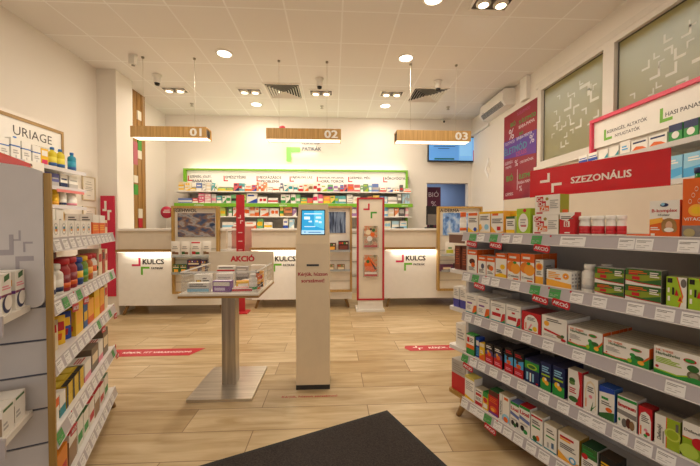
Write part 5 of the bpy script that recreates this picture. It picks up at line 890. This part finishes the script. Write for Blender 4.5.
def stock(putf, A, Q, heights, rows, shelfword, side, endw):
    """rows: (shelf, kind, x centre, width, height, y, lift, how many in depth)"""
    tot = {}
    for r in rows: tot[(r[0], r[1])] = tot.get((r[0], r[1]), 0)+1
    seen = {}; me = {}
    for (si, kind, xc, w, h, y, lift, n) in rows:
        s_ = KIND[kind]; k = (si, kind); i = seen.get(k, 0); seen[k] = i+1
        base = s_['w']; col = ''
        if tot[k] > 1: col = (ORD[i]+' column from the counter end') if not lift else 'upper one of the stack'
        if lift and tot[k] == 2: col = 'lying on its twin'
        elif tot[k] == 2 and not lift and any(q[0] == si and q[1] == kind and q[6] for q in rows): col = 'under its twin'
        for j in range(n):
            lab = base+', '+', '.join(a for a in (col, '%s shelf' % shelfword[si]) if a)
            if n > 1: lab += (', front' if j == 0 else ', %s behind' % ('one', 'two', 'three', 'four', 'five', 'six', 'seven')[j-1])
            lab = lab.replace('column from the counter end', endw)
            p = place(A, Q, xc+random.uniform(-.001, .001), y+j*(s_['d']+.0015)); da = random.uniform(-.02, .02) if n == 1 and not lift else 0
            mk = (kind, round(w, 3), round(h, 3))
            if mk in me:
                o = me[mk].copy(); COL.objects.link(o); o.location = (p[0], p[1], heights[si]+lift+.0006); o.rotation_euler[2] = A+da; o['label'] = lab
            else:
                o = single(carton(kind, w, h), 'medicine_box', lab, 'medicine box', (p[0], p[1], heights[si]+lift+.0006), A+da); me[mk] = o
            o['group'] = 'cartons on the %s shelf %s' % (RNAME[si], side)
stock(Rput, RA, RQ, RH, RROWS, ['top', 'second', 'third', 'fourth', 'bottom'], 'of the window-side gondola', 'from counter end')
# jars and bottles among the cartons, end-shelf boxes
def jar(putf, r, h, body, cap, lab1, lab2, label, x, y, z, group, name='supplement_jar', neck=.62, caph=.18, cat='jar'):
    b, c = bottlem(r, h, body, cap, lab1, lab2, neck, caph); return putf(b, name, label, cat, x, y, z, 0, group, c)
for i, (x, y, w) in enumerate(((.72, .05, 'beside the red vitamin box'), (.772, .055, 'second from the red vitamin box'), (.82, .06, 'third from the red vitamin box'), (.857, .065, 'last before the bare stretch of shelf'))):
    jar(Rput, (.024, .025, .019, .017)[i], .092, 'W', 'W', 'R' if i != 9 else 'W', 'R', 'white capped jar with red vitamin label, '+w, x, y, RH[0], 'vitamin jars on the top shelf', neck=.9, caph=.2)
jar(Rput, .031, .127, 'W', 'W', 'dcd4c8', 'S', 'white supplement jar with pale label, front one on second shelf', .737, .06, RH[1], 'white supplement jars')
jar(Rput, .031, .127, 'W', 'W', 'dcd4c8', 'S', 'white supplement jar behind the front one, half hidden by green boxes', .765, .14, RH[1], 'white supplement jars')
jar(Rput, .022, .14, 'W', 'O', 'W', 'O', 'slim white bottle with orange cap at the top shelf end', -.068, .064, RH[0], None, 'spray_bottle', .75, .22, 'bottle')
for k, (x, y, w, h, z, base, F, P, d, lab) in enumerate((
    (-.125, .07, .055, .165, RH[1], '6a2e1c', [X_(.2, .2, .8, .9, 7, 'a8502c')], [X_(.2, .2, .8, .9, 7, '8a4024')], .07, 'outer dark brown box with rust lettering on the end shelf, second level'),
    (-.06, .07, .055, .165, RH[1], '6a2e1c', [X_(.2, .2, .8, .9, 7, 'a8502c')], [X_(.2, .2, .8, .9, 7, '8a4024')], .07, 'inner dark brown box with rust lettering on the end shelf, second level'),
    (-.125, .06, .055, .14, RH[2], 'W', [('r', 0, 0, 1, .4, '4a48a0'), X_(.15, .55, .85, .9, 4, 'S')], [('r', 0, 0, 1, .4, '4a48a0')], .08, 'outer white box with violet foot on the end shelf, third level'),
    (-.06, .06, .055, .14, RH[2], 'W', [('r', 0, 0, 1, .4, '4a48a0'), X_(.15, .55, .85, .9, 4, 'S')], [('r', 0, 0, 1, .4, '4a48a0')], .08, 'inner white box with violet foot on the end shelf, third level'),
    (-.085, .07, .1, .155, RH[3], 'W', [('r', .9, 0, 1, 1, 'C'), X_(.15, .3, .8, .8, 4, 'S')], [X_(.15, .3, .8, .8, 4, 'S')], .2, 'large plain white box on the end shelf, fourth level'),
    (-.10, .06, .13, .215, RH[4]-.022, 'R', [('r', 0, .55, 1, 1, 'b4aea8'), X_(.1, .62, .9, .9, 4, '9a948e')], [('r', 0, .55, 1, 1, 'a49e98')], .16, 'large grey and red carton on the oak end board'))):
    Rput(boxm(w, d, h, base, F, (), P, 'b8b2ac' if base == 'R' else None), 'medicine_box', lab, 'medicine box', x, y, z)
# tall green bottles on the far side of the window-side gondola
for i, (x, y) in enumerate(((.93, .56), (1.03, .58), (.98, .66))):
    g = MB(); gm_ = film('1f8a3c', .75, 'green_bottle'); r, h = .045, .32
    g.lathe([(r*.9, 0), (r, .01), (r, h*.6), (r*.85, h*.72), (r*.4, h*.86), (r*.34, h*.93)], gm_, seg=18).lathe([(r*1.01, .07), (r*1.01, .16)], paint('2f7a3c', .4), seg=18)
    c = MB().lathe([(r*.42, h*.92), (r*.45, h*.925), (r*.45, h-.002), (r*.4, h)], 'N', seg=14)
    Rput(g, 'water_bottle', 'green bottle with navy cap behind the red header sign, '+('nearest the sign', 'nearest the picture edge', 'hindmost of three')[i], 'bottle', x, y, RH[0], 0, 'green bottles behind the header sign', c)

# --- the skincare-side gondola
KIND.update({
 'logocube': dict(b='W', F=[('c', .5, .5, .34, 'S'), ('c', .5, .5, .28, 'W'), ('r', .36, .36, .5, .5, 'Y'), ('r', .5, .5, .64, .64, 'G'), ('r', .36, .5, .5, .64, 'B'), ('r', .5, .36, .64, .5, 'O')], P=[('c', .5, .5, .36, 'S'), ('c', .5, .5, .3, 'W'), ('r', .34, .34, .5, .5, 'F'), ('r', .5, .5, .66, .66, 'G'), ('r', .34, .5, .5, .66, 'N'), ('r', .5, .34, .66, .5, 'O'), ('r', 0, 0, 1, .1, 'Q')], d=.06, w='small white cube box with ringed colour squares'),
 'logotall': dict(b='W', P=[('c', .5, .35, .4, 'E'), ('c', .5, .35, .33, 'W'), ('r', .35, .2, .5, .35, 'F'), ('r', .5, .35, .65, .5, 'N'), ('r', .35, .35, .5, .5, 'G')], F=[('c', .5, .35, .3, 'E')], d=.06, w='taller white box with dark arc'),
 'orangetop': dict(b='O', F=[('r', 0, .6, 1, 1, 'W'), X_(.1, .2, .9, .5, 3, 'F')], P=[('r', 0, .62, 1, 1, 'W'), X_(.2, .68, .8, .9, 2, 'E'), ('c', .5, .3, .2, 'F')], d=.06, w='orange box with white upper half'),
 'redorange': dict(b='b8401c', F=[('r', .1, .6, .9, .9, 'D')], P=[X_(.15, .6, .85, .9, 3, 'D'), ('r', .1, .1, .9, .4, '8a2c14')], d=.06, w='tall rust red box in the back row'),
 'creamtall': dict(b='C', F=[('r', .1, .5, .9, .8, 'R')], P=[('r', .2, .55, .8, .85, 'R'), ('c', .5, .3, .16, 'G'), X_(.2, .08, .8, .2, 2)], d=.05, w='cream box with red panel'),
 'yellowtea': dict(b='Y', F=[('r', .1, .3, .9, .7, 'F')], P=[('c', .5, .55, .26, 'F'), ('r', .15, .15, .85, .3, 'O'), X_(.15, .82, .85, .94, 1, 'V')], d=.07, w='tall yellow box with amber disc'),
 'bluetea': dict(b='2a5f9a', F=[('r', .1, .3, .9, .7, 'Y')], P=[('r', .15, .5, .85, .8, 'Y'), ('c', .5, .28, .2, 'G')], d=.06, w='blue box with yellow panel'),
 'yelloworange': dict(b='F', F=[('r', 0, 0, 1, .3, 'O')], P=[('r', 0, 0, 1, .25, 'O'), ('r', .2, .6, .8, .85, 'Y'), X_(.2, .35, .8, .5, 2, 'D')], d=.06, w='amber box with orange foot'),
 'yellowblack': dict(b='d8b41c', F=[('r', 0, 0, .3, 1, 'K')], P=[('r', 0, 0, .3, 1, 'K'), ('r', .4, .3, .9, .7, 'F')], T=[('r', 0, 0, 1, .25, 'K'), ('r', .1, .4, .9, .8, 'e8cc40')], d=.09, w='low yellow box with black end'),
 'browncarton': dict(b='7a6a58', F=[('r', .1, .3, .9, .7, 'C')], P=[X_(.1, .3, .9, .7, 3, 'C')], d=.12, w='grey brown carton'),
 'whitepink': dict(b='W', F=[('r', 0, 0, 1, .3, 'Q')], P=[('r', 0, 0, 1, .25, 'Q'), X_(.15, .5, .85, .85, 3, 'R')], T=[X_(.1, .2, .9, .6, 3, 'R')], d=.09, w='white box with pink foot'),
 'orangewhite': dict(b='W', F=[('r', 0, .55, 1, .85, 'O')], P=[('g', [(0, .55), (1, .7), (1, .95), (0, .8)], 'O'), ('g', [(0, .1), (1, .25), (1, .4), (0, .25)], 'F'), X_(.1, .42, .9, .55, 1)], T=[('r', 0, .1, 1, .4, 'O')], d=.08, w='white box with slanted orange bands'),
 'greenteal': dict(b='W', F=[('r', 0, 0, 1, .4, 'T')], P=[('r', 0, 0, 1, .35, 'T'), ('c', .5, .65, .2, 'O')], d=.06, w='white box with teal foot and orange dot'),
 'orangepack': dict(b='e88a1c', F=[('r', .1, .2, .9, .5, 'R')], P=[('g', [(0, 0), (1, 0), (1, .3), (0, .5)], 'R'), ('c', .5, .65, .25, 'Y')], d=.09, w='orange pack with yellow disc'),
 'brownwhite': dict(b='9a7a58', F=[('r', 0, .6, 1, 1, 'W')], P=[('r', 0, .78, 1, 1, 'W'), X_(.1, .1, .9, .7, 6, 'C')], T=[('r', 0, 0, 1, .5, 'R')], d=.07, w='brown box with white and red top'),
 'greenwhite': dict(b='W', F=[('r', .1, .2, .9, .5, 'G')], P=[('c', .5, .4, .24, 'G'), ('c', .5, .4, .14, 'F'), X_(.15, .7, .85, .92, 2)], T=[('r', 0, 0, 1, 1, 'V')], d=.06, w='white box with green lid and ring'),
 'redlid': dict(b='W', F=[('r', .1, .2, .9, .5, 'R')], P=[('c', .4, .3, .18, 'R'), ('c', .65, .5, .14, 'R'), ('e', .5, .75, .2, .06, 'G')], T=[('r', 0, 0, 1, 1, 'R')], d=.06, w='white box with red lid and cherries'),
})
LROWS = []
def Lrow(si, kind, x, w, h, n=1, y=.02, lift=0.): LROWS.append((si, kind, x-.026+w/2, w-.003, h, y, lift, n))
for i in range(7): Lrow(0, 'logocube', .03+.095*i, .092, .076, 1, .02)
for i in range(5): Lrow(0, 'logotall', .03+.12*i, .112, .135, 1, .12)
Lrow(0, 'orangetop', .72, .14, .118, 2); Lrow(0, 'orangetop', .87, .14, .118, 2); Lrow(0, 'creamtall', 1.01, .06, .09, 1)
for i in range(5): Lrow(1, 'redorange', .04+.15*i, .14, .18, 1, .2)
Lrow(1, 'creamtall', .84, .08, .16, 2); Lrow(1, 'redorange', .93, .06, .15, 1); Lrow(1, 'creamtall', 1.0, .06, .15, 2)
Lrow(2, 'yellowtea', .40, .12, .165, 2); Lrow(2, 'bluetea', .53, .07, .12, 2); Lrow(2, 'yelloworange', .61, .11, .13, 2); Lrow(2, 'yellowtea', .73, .12, .17, 2); Lrow(2, 'yelloworange', .86, .1, .15, 2); Lrow(2, 'creamtall', .97, .08, .17, 2)
Lrow(3, 'orangewhite', .04, .13, .12, 3); Lrow(3, 'greenteal', .18, .07, .1, 2)
for i in range(3):
    for j in range(2): Lrow(3, 'yellowblack', .26+.085*i, .083, .05, 3, .02, j*.0508)
Lrow(3, 'whitepink', .53, .12, .1, 3); Lrow(3, 'browncarton', .66, .14, .13, 2); Lrow(3, 'whitepink', .81, .1, .12, 2); Lrow(3, 'browncarton', .92, .12, .16, 1)
Lrow(4, 'orangepack', .14, .12, .14, 2); Lrow(4, 'brownwhite', .28, .11, .15, 2); Lrow(4, 'greenwhite', .4, .09, .15, 2); Lrow(4, 'orangepack', .03, .1, .12, 2); Lrow(4, 'greenwhite', .5, .09, .14, 2); Lrow(4, 'redlid', .6, .1, .14, 2); Lrow(4, 'brownwhite', .71, .1, .14, 2); Lrow(4, 'redlid', .82, .1, .13, 2); Lrow(4, 'greenwhite', .93, .1, .14, 1)
stock(Lput, LA, LQ, LH, LROWS, ['top', 'second', 'third', 'fourth', 'bottom'], 'of the gondola by the skincare wall', 'from oak post')
lj = 'jars on the second shelf of the gondola by the skincare wall'
JN = 'nearest the post|second from the post|third from the post|fourth from the post'.split('|')
for i in range(2): jar(Lput, .036, .135, 'W', 'G', 'W', 'N', 'white jar with green lid and navy foot, '+JN[i], .04+.085*i, .055, LH[1], lj)
jar(Lput, .034, .135, 'W', 'W', 'W', 'N', 'white jar with white lid beside the green lidded ones', .205, .05, LH[1], lj)
for i in range(2): jar(Lput, .042, .15, 'a8242a', 'R', '8a1c28', 'O', 'dark red jar with red lid, %s of two behind the white jars' % ('near', 'far')[i], .30+.1*i, .06, LH[1], lj, neck=.8)
jar(Lput, .04, .09, 'W', 'R', 'C', 'R', 'squat cream jar with red lid and red foot', .30, .03+.02, LH[1]+0, lj, neck=.9) if False else None
for i, (x, a, b2, l1) in enumerate(((.49, '2a4a8a', 'B', 'Y'), (.58, '7a9a2c', 'Y', 'G'), (.67, 'c8641c', 'R', 'F'), (.755, 'W', 'R', 'O'))): jar(Lput, .038, .14, a, b2, l1, a, ('blue jar with yellow label', 'green jar with yellow lid', 'orange jar with red lid', 'white jar with orange label and red lid')[i]+' on the second shelf by the skincare wall', x, .055, LH[1], lj, neck=.8)
for i, (x, a, m1) in enumerate(((.06, 'd8d0c4', [('B', .15, .5, .85, .8), ('D', .15, .1, .85, .4)]), (.15, 'C', [('R', .1, .6, .9, .85), ('F', .2, .1, .8, .45)]), (.24, 'Y', [('R', .1, .5, .9, .8), ('O', .2, .1, .8, .4)]), (.32, 'B', [('Y', .1, .5, .9, .8), ('R', .2, .1, .8, .4)]))):
    p = place(LA, LQ, x, .06); o = single(pouch(.1, .13, .05, a, m1), 'sweets_bag', ('grey sweets bag with blue panel, nearest the post', 'cream sweets bag with red panel, second from the post', 'yellow sweets bag with red panel, third from the post', 'blue sweets bag with yellow panel beside the tall yellow box')[i], 'sweets bag', (p[0], p[1], LH[2]+.0006), LA-.9, 'sweets bags on the third shelf')
for i, (x, a, l1) in enumerate(((.07, 'R', 'B'), (.17, 'R', 'N'), (.27, 'B', 'R'))): jar(Lput, .04, .115, a, l1, l1, a, ('red tub with blue lid, nearest the post, back row', 'red tub with navy lid, back row', 'blue tub with red lid, back row')[i], x, .16, LH[2], 'tubs behind the sweets bags', neck=.85)
# boxes on the two slatted-end shelves
def endbox(x, y, z, w, h, d, base, F, P, lab, grp):
    """stands on an end shelf facing along the gondola, its side towards the aisle"""
    p = place(LA, LQ, x, y); single(boxm(w, d, h, base, F, (), P, base), 'medicine_box', lab, 'medicine box', (p[0], p[1], z+.0006), LA-PI/2, grp)
Pn = [('r', 0, .44, 1, .5, '8a3a5a'), ('g', [(.3, .8), (.8, .86), (.8, 1), (.3, .94)], 'V'), X_(.1, .6, .9, .72, 2, 'Q'), ('c', .55, .25, .22, 'N'), ('c', .66, .28, .18, 'W')]
Fn = [('r', 0, .42, 1, .5, 'P'), ('r', 0, .62, .95, .78, 'F'), ('r', 0, .9, .8, .97, 'O'), X_(.1, .1, .9, .36, 3, 'd8c8d8')]
for i, x in enumerate((-.207, -.112)): endbox(x, .14, 1.008, .17, .135, .066, 'W', Fn, Pn, 'white box with purple band on upper end shelf, '+('front one', 'one against the panel')[i], 'cartons on the upper end shelf')
Pn2 = [('r', .1, .86, .9, .95, 'V'), X_(.1, .2, .5, .5, 2, 'S')]; Fn2 = [('r', .2, .1, 1, .7, '9a8468'), ('r', 0, .78, .6, .92, 'A'), ('r', 0, .5, .2, .7, 'O')]
for i, x in enumerate((-.218, -.135)): endbox(x, .14, .614, .17, .095, .078, 'W', Fn2, Pn2, 'white box with brown seed picture on lower end shelf, '+('front one', 'one against the panel')[i], 'cartons on the lower end shelf')

# ---------------------------------------------------------------- small cartons on the shelving behind the counters
BH = (1.985, 1.752, 1.50, 1.25); SN = ('top shelf', 'middle shelf', 'lower shelf', 'worktop')
cnt = {}
for (si, x, w, h, b_, a_, rows) in BROWS:
    h = min(h, .2 if si else .21); hh = h/rows-.001
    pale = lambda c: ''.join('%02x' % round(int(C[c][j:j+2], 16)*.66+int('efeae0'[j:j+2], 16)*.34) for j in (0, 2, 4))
    for r in range(rows):
        i = cnt.get(si, 0); cnt[si] = i+1
        kind = i % 4
        F = [[('r', 0, .25, 1, .55, a_)], [('r', 0, 0, 1, .35, a_), ('r', .15, .6, .85, .75, a_)], [('g', [(0, 0), (1, 0), (1, .5)], a_), ('r', .1, .7, .7, .85, a_)], [('c', .35, .5, .22, a_), ('r', .6, .3, .9, .7, a_)]][kind]
        mark = ('band', 'foot', 'slanted corner', 'dot')[kind]
        lab = 'small %s box, %s %s, %s from slat end, %s behind counters' % (CN[b_], CN[a_], mark, nth(i), SN[si])
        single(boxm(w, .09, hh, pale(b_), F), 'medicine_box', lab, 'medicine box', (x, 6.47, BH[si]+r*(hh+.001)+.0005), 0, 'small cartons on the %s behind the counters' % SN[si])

# ---------------------------------------------------------------- skincare shelving on the left wall
t = thing('skincare_shelving', 'white skincare wall shelving under an oak framed brand board', 'shelving', (XL+.001, 3.2, 0))
ya, yb = -1.4, 1.08                                              # along the wall, world y 1.8 to 4.28
MB().box(0, ya, .1, .03, yb, 2.0, paint('e8e2d8', .5)).build('back_panel', t)
b = MB().box(0, ya, 2.0, .03, yb-.03, 2.44, paint('f2ede4', .45)); fn = lambda u, v, k: (.0302+.0006*k, u, v)
b.text('URIAGE', fn, .44, 2.255, .915, 2.39, paint('3a3230', .4), -.01); b.text('EAU THERMALE', fn, .62, 2.195, .87, 2.222, paint('a89c90', .5), .0)
b.build('brand_board', t)
MB().box(0, ya, 2.44, .04, yb, 2.475, wood('94713c', 'b8935a', 'Y', .8, 'oak_rail')).box(0, yb-.03, 1.98, .04, yb, 2.44, wood('94713c', 'b8935a', 'Z', .8, 'oak_stile')).build('frame', t)
for z in (1.955, 1.742, 1.53, 1.30, 1.05):
    s_ = MB().box(.031, ya, z-.016, .31, yb-.02, z, film('f4f2ee', .8, 'frosted_shelf')).build('shelf', t)
    MB().box(.311, ya, z-.03, .315, yb-.02, z+.012, film('f2eef0', .7, 'shelf_lip')).build('shelf_lip', s_)
for (y0, y1, z) in ((.62, 1.02, 1.71),):
    MB().box(.316, y0, z-.02, .318, y1, z+.012, paint('e0807c', .4)).build('promotion_strip', t)
area('skincare_strip', (XL+.2, 3.3, 2.62), .9, PSKIN, (1, .92, .8), rot=(0, math.radians(-25), 0), sy=1.8)
def Wput(mb, name, lab, cat, x, y, z, grp, cap=None): put(mb, name, lab, cat, (XL+x, 3.2+y, z+.0006), PI/2, grp, cap)
for i, y in enumerate((.99, .82, .71)):
    c = ('178aa6', 'd8c420', 'd8c420')[i]; b, cp = bottlem(.042, .245, c, '2a6ab0', 'e8d84a' if i else '2a9ab8', '2a5a9a', .4, .12); Wput(b, 'shower_oil', ('teal skincare bottle with blue cap at the shelf end', 'yellow skincare bottle with blue cap beside the teal one', 'yellow skincare bottle second from the teal one')[i], 'bottle', .2, y, 1.955, 'coloured bottles on the top skincare shelf', cp)
b = boxm(.09, .04, .2, 'Y', [('r', .1, .1, .9, .4, 'M'), ('r', .1, .6, .9, .9, 'W')]); Wput(b, 'skincare_box', 'yellow skincare box with pink panel beside the yellow bottles', 'skincare box', .22, .59, 1.955, None)
for i in range(11):
    y = .47-i*.115; h = .2+.012*(i % 3)
    b = boxm(.095, .06, h, 'f2eee6', [('r', 0, .62, 1, .68, '3a6ab8'), X_(.2, .3, .8, .5, 2, 'S'), ('r', .45, .1, .55, .25, 'S')], (), [('r', 0, .62, 1, .68, '3a6ab8')])
    Wput(b, 'skincare_box', 'white skincare box with thin blue line, %s from the yellow box' % nth(i), 'skincare box', .24, y, 1.955, 'white boxes on the top skincare shelf')
for i, y in enumerate((.36, .16, -.05)):
    b, cp = bottlem(.034, .27, 'f2eee6', '2a7ad0', 'f2eee6', '3a6ab8', .35, .16); Wput(b, 'skincare_pump', 'white pump bottle with blue cap behind the boxes, %s from the yellow box' % nth(i), 'bottle', .12, y, 1.955, 'pump bottles behind the white boxes', cp)
for i, (y, w, h, c, a) in enumerate(((.96, .13, .17, 'W', 'S'), (.82, .1, .17, 'W', 'N'), (.70, .1, .16, '5a5a98', 'S'), (.59, .1, .16, '5a5a98', 'W'), (.48, .09, .17, '178aa6', 'N'), (.36, .1, .17, '178aa6', 'W'))):
    Wput(boxm(w, .06, h, c, [('r', 0, .1, 1, .4, a), ('r', .1, .6, .9, .7, a)], (), [('r', 0, .1, 1, .4, a)]), 'skincare_box', ('white skincare box at the shelf end, second skincare shelf', 'white skincare box with navy band, second skincare shelf', 'violet skincare box, nearer the shelf end, second skincare shelf', 'violet skincare box with white band, second skincare shelf', 'teal skincare box with navy band, second skincare shelf', 'teal skincare box with white band beside the oak post')[i], 'skincare box', .24, y, 1.742, 'boxes on the second skincare shelf')
for i, (y, r, h, c, a) in enumerate(((.93, .055, .17, 'W', 'Q'), (.80, .04, .17, 'W', 'N'), (.70, .035, .19, 'Y', 'F'), (.58, .05, .14, 'C', 'U'))):
    b, cp = bottlem(r, h, c, 'W' if c != 'Y' else 'Y', c, a, .7); Wput(b, 'cream_jar', ('wide white cream jar at the end of the third skincare shelf', 'white cream bottle with navy foot on the third skincare shelf', 'yellow cream bottle on the third skincare shelf', 'cream coloured jar with tan foot on the third skincare shelf')[i], 'jar', .23, y, 1.53, 'jars on the third skincare shelf', cp)
for i, (y, w, h, c, a) in enumerate(((.95, .14, .15, 'W', 'P'), (.78, .12, .17, 'Y', 'O'), (.62, .12, .15, 'C', 'T'))):
    Wput(boxm(w, .07, h, c, [('r', 0, .1, 1, .4, a)], (), [('r', 0, .1, 1, .4, a)]), 'skincare_box', ('white box with purple band on the fourth skincare shelf', 'yellow box with orange band on the fourth skincare shelf', 'cream box with teal band on the fourth skincare shelf')[i], 'skincare box', .22, y, 1.30, None)
b = MB().box(-.11, 0, 0, .11, .004, .17, 'W'); fn = fr(-.11, .11, 0, .17, 0)
for e in ([('r', 0, 0, 1, .12, 'L'), ('r', .0, .12, .3, .45, '2a6a8a')]): b.mark([(e[1], e[2]), (e[3], e[2]), (e[3], e[4]), (e[1], e[4])], fn, e[5])
b.mark(circle(.3, .68, .12, 1.3, 12), fn, 'd8a988'); b.mark(circle(.3, .74, .09, 1.3, 12), fn, '5a3a28', 2); b.mark([(.5, .3), (.9, .3), (.9, .36), (.5, .36)], fn, 'S')
single(b, 'shelf_card', 'small picture card with lime foot hung on the skincare shelf edge', 'card', (XL+.3215, 3.55, 1.80), PI/2)

# ---------------------------------------------------------------- pharmacy wall unit under the windows
t = thing('red_header_shelving', 'white wall shelving with red framed header below the windows', 'shelving', (XR-.02, 2.5, 0))
ya, yb = -1.4, 1.0
b = MB().box(-.06, ya, 2.15, -.02, yb-.03, 2.43, paint('f0eae0', .45)); fn = lambda u, v, k: (-.0602-.0006*k, .97-u, v)
bracket(fn, .133, 2.205, .10, .115, .026, paint('74b42c', .4), b, 'L'); b.text('KERINGÉS, ALTATÓK', fn, .175, 2.262, .61, 2.312, paint('5a5350', .4), .015); b.text('NYUGTATÓK', fn, .27, 2.205, .54, 2.25, paint('5a5350', .4), .015)
bracket(fn, .725, 2.205, .11, .125, .028, paint('74b42c', .4), b, 'L'); b.text('HASI PANASZOK', fn, .775, 2.238, 1.16, 2.29, paint('5a5350', .4), .015)
b.build('header_board', t)
MB().box(-.09, ya, 2.43, -.0, yb, 2.465, paint('e0405c', .4)).box(-.09, yb-.03, 2.1, -.0, yb, 2.43, paint('e0405c', .4)).build('red_frame', t)
MB().box(-.015, ya, .1, -.002, yb+.02, 2.14, paint('efe8dc', .5)).build('back_panel', t)
for z in (1.955, 1.66, 1.35, 1.05):
    s_ = MB().box(-.3, ya, z-.02, -.016, yb-.02, z, paint('ece4d8', .4)).build('shelf', t); MB().box(-.305, ya, z-.035, -.301, yb-.02, z+.006, film('eae6e2', .7, 'shelf_rail')).build('price_rail', s_)
def Eput(mb, name, lab, cat, y, z, grp=None, x=-.27): put(mb, name, lab, cat, (XR-.02+x, 2.5+y, z+.0006), -PI/2, grp)
for i, (y, w, h, c, F, lab) in enumerate((
    (.86, .12, .10, 'W', [('r', 0, .2, 1, .5, 'B'), ('r', .1, .6, .9, .7, 'B')], 'white box with blue bands at the far end'), (.73, .12, .10, 'W', [('r', 0, .2, 1, .5, 'B'), ('r', .1, .6, .9, .7, 'B')], 'white box with blue bands, second along'), (.60, .11, .10, 'W', [('g', [(.5, 0), (1, 0), (1, .6)], 'T')], 'white box with teal corner beside the blue banded ones'),
    (.48, .11, .10, 'W', [('g', [(.5, 0), (1, 0), (1, .6)], 'T')], 'second white box with teal corner'), (.36, .1, .12, 'W', [X_(.2, .3, .8, .7, 2, 'J')], 'white box with faint blue lettering'), (.22, .15, .10, 'W', [('g', [(0, .1), (1, .1), (.7, .35), (.3, .45)], 'O'), ('r', .1, .7, .9, .85, 'N')], 'white box with orange swirl, farther one'), (.06, .15, .10, 'W', [('g', [(0, .1), (1, .1), (.7, .35), (.3, .45)], 'O'), ('r', .1, .7, .9, .85, 'N')], 'white box with orange swirl, nearer one'),
    (-.08, .1, .14, 'G', [('r', 0, .6, 1, 1, 'N'), ('c', .5, .4, .2, 'W')], 'green and navy box with white dot, farther one'), (-.19, .1, .14, 'G', [('r', 0, .6, 1, 1, 'N'), ('c', .5, .4, .2, 'W')], 'green and navy box with white dot, nearer one'), (-.32, .14, .2, '9a5a8a', [('r', 0, 0, 1, .2, 'C'), X_(.2, .6, .8, .85, 2, 'W')], 'plum box with cream foot'), (-.46, .1, .2, 'W', [('v', 'KINEX', .2, .1, .7, .9, 'K')], 'white box with upright black lettering'), (-.58, .12, .18, 'F', [('r', 0, 0, 1, .3, 'W')], 'amber box with white foot'))):
    Eput(boxm(w, .06, h, c, F), 'medicine_box', lab+', top shelf under the red header', 'medicine box', y, 1.955, 'cartons on the wall unit top shelf')
for i, y in enumerate((.1, -.06, -.22, -.38, -.54)):
    Eput(boxm(.15, .06, .19, 'A', [('g', [(0, 0), (1, .2), (1, .5), (0, .4)], 'J'), X_(.2, .65, .8, .85, 2, 'W')]), 'medicine_box', 'pale blue box, %s along the second wall shelf behind green bottles' % nth(i), 'medicine box', y, 1.66, 'pale blue cartons on the second wall shelf')
for i, (y, c) in enumerate(((.85, 'R'), (.68, 'W'), (.52, 'T'), (.36, 'Y'))):
    Eput(boxm(.14, .06, .18, c, [('r', .1, .2, .9, .5, 'W' if c != 'W' else 'R')]), 'medicine_box', '%s box seen through the red header sign, second wall shelf' % CN[c], 'medicine box', y, 1.66, 'cartons seen through the red sign')
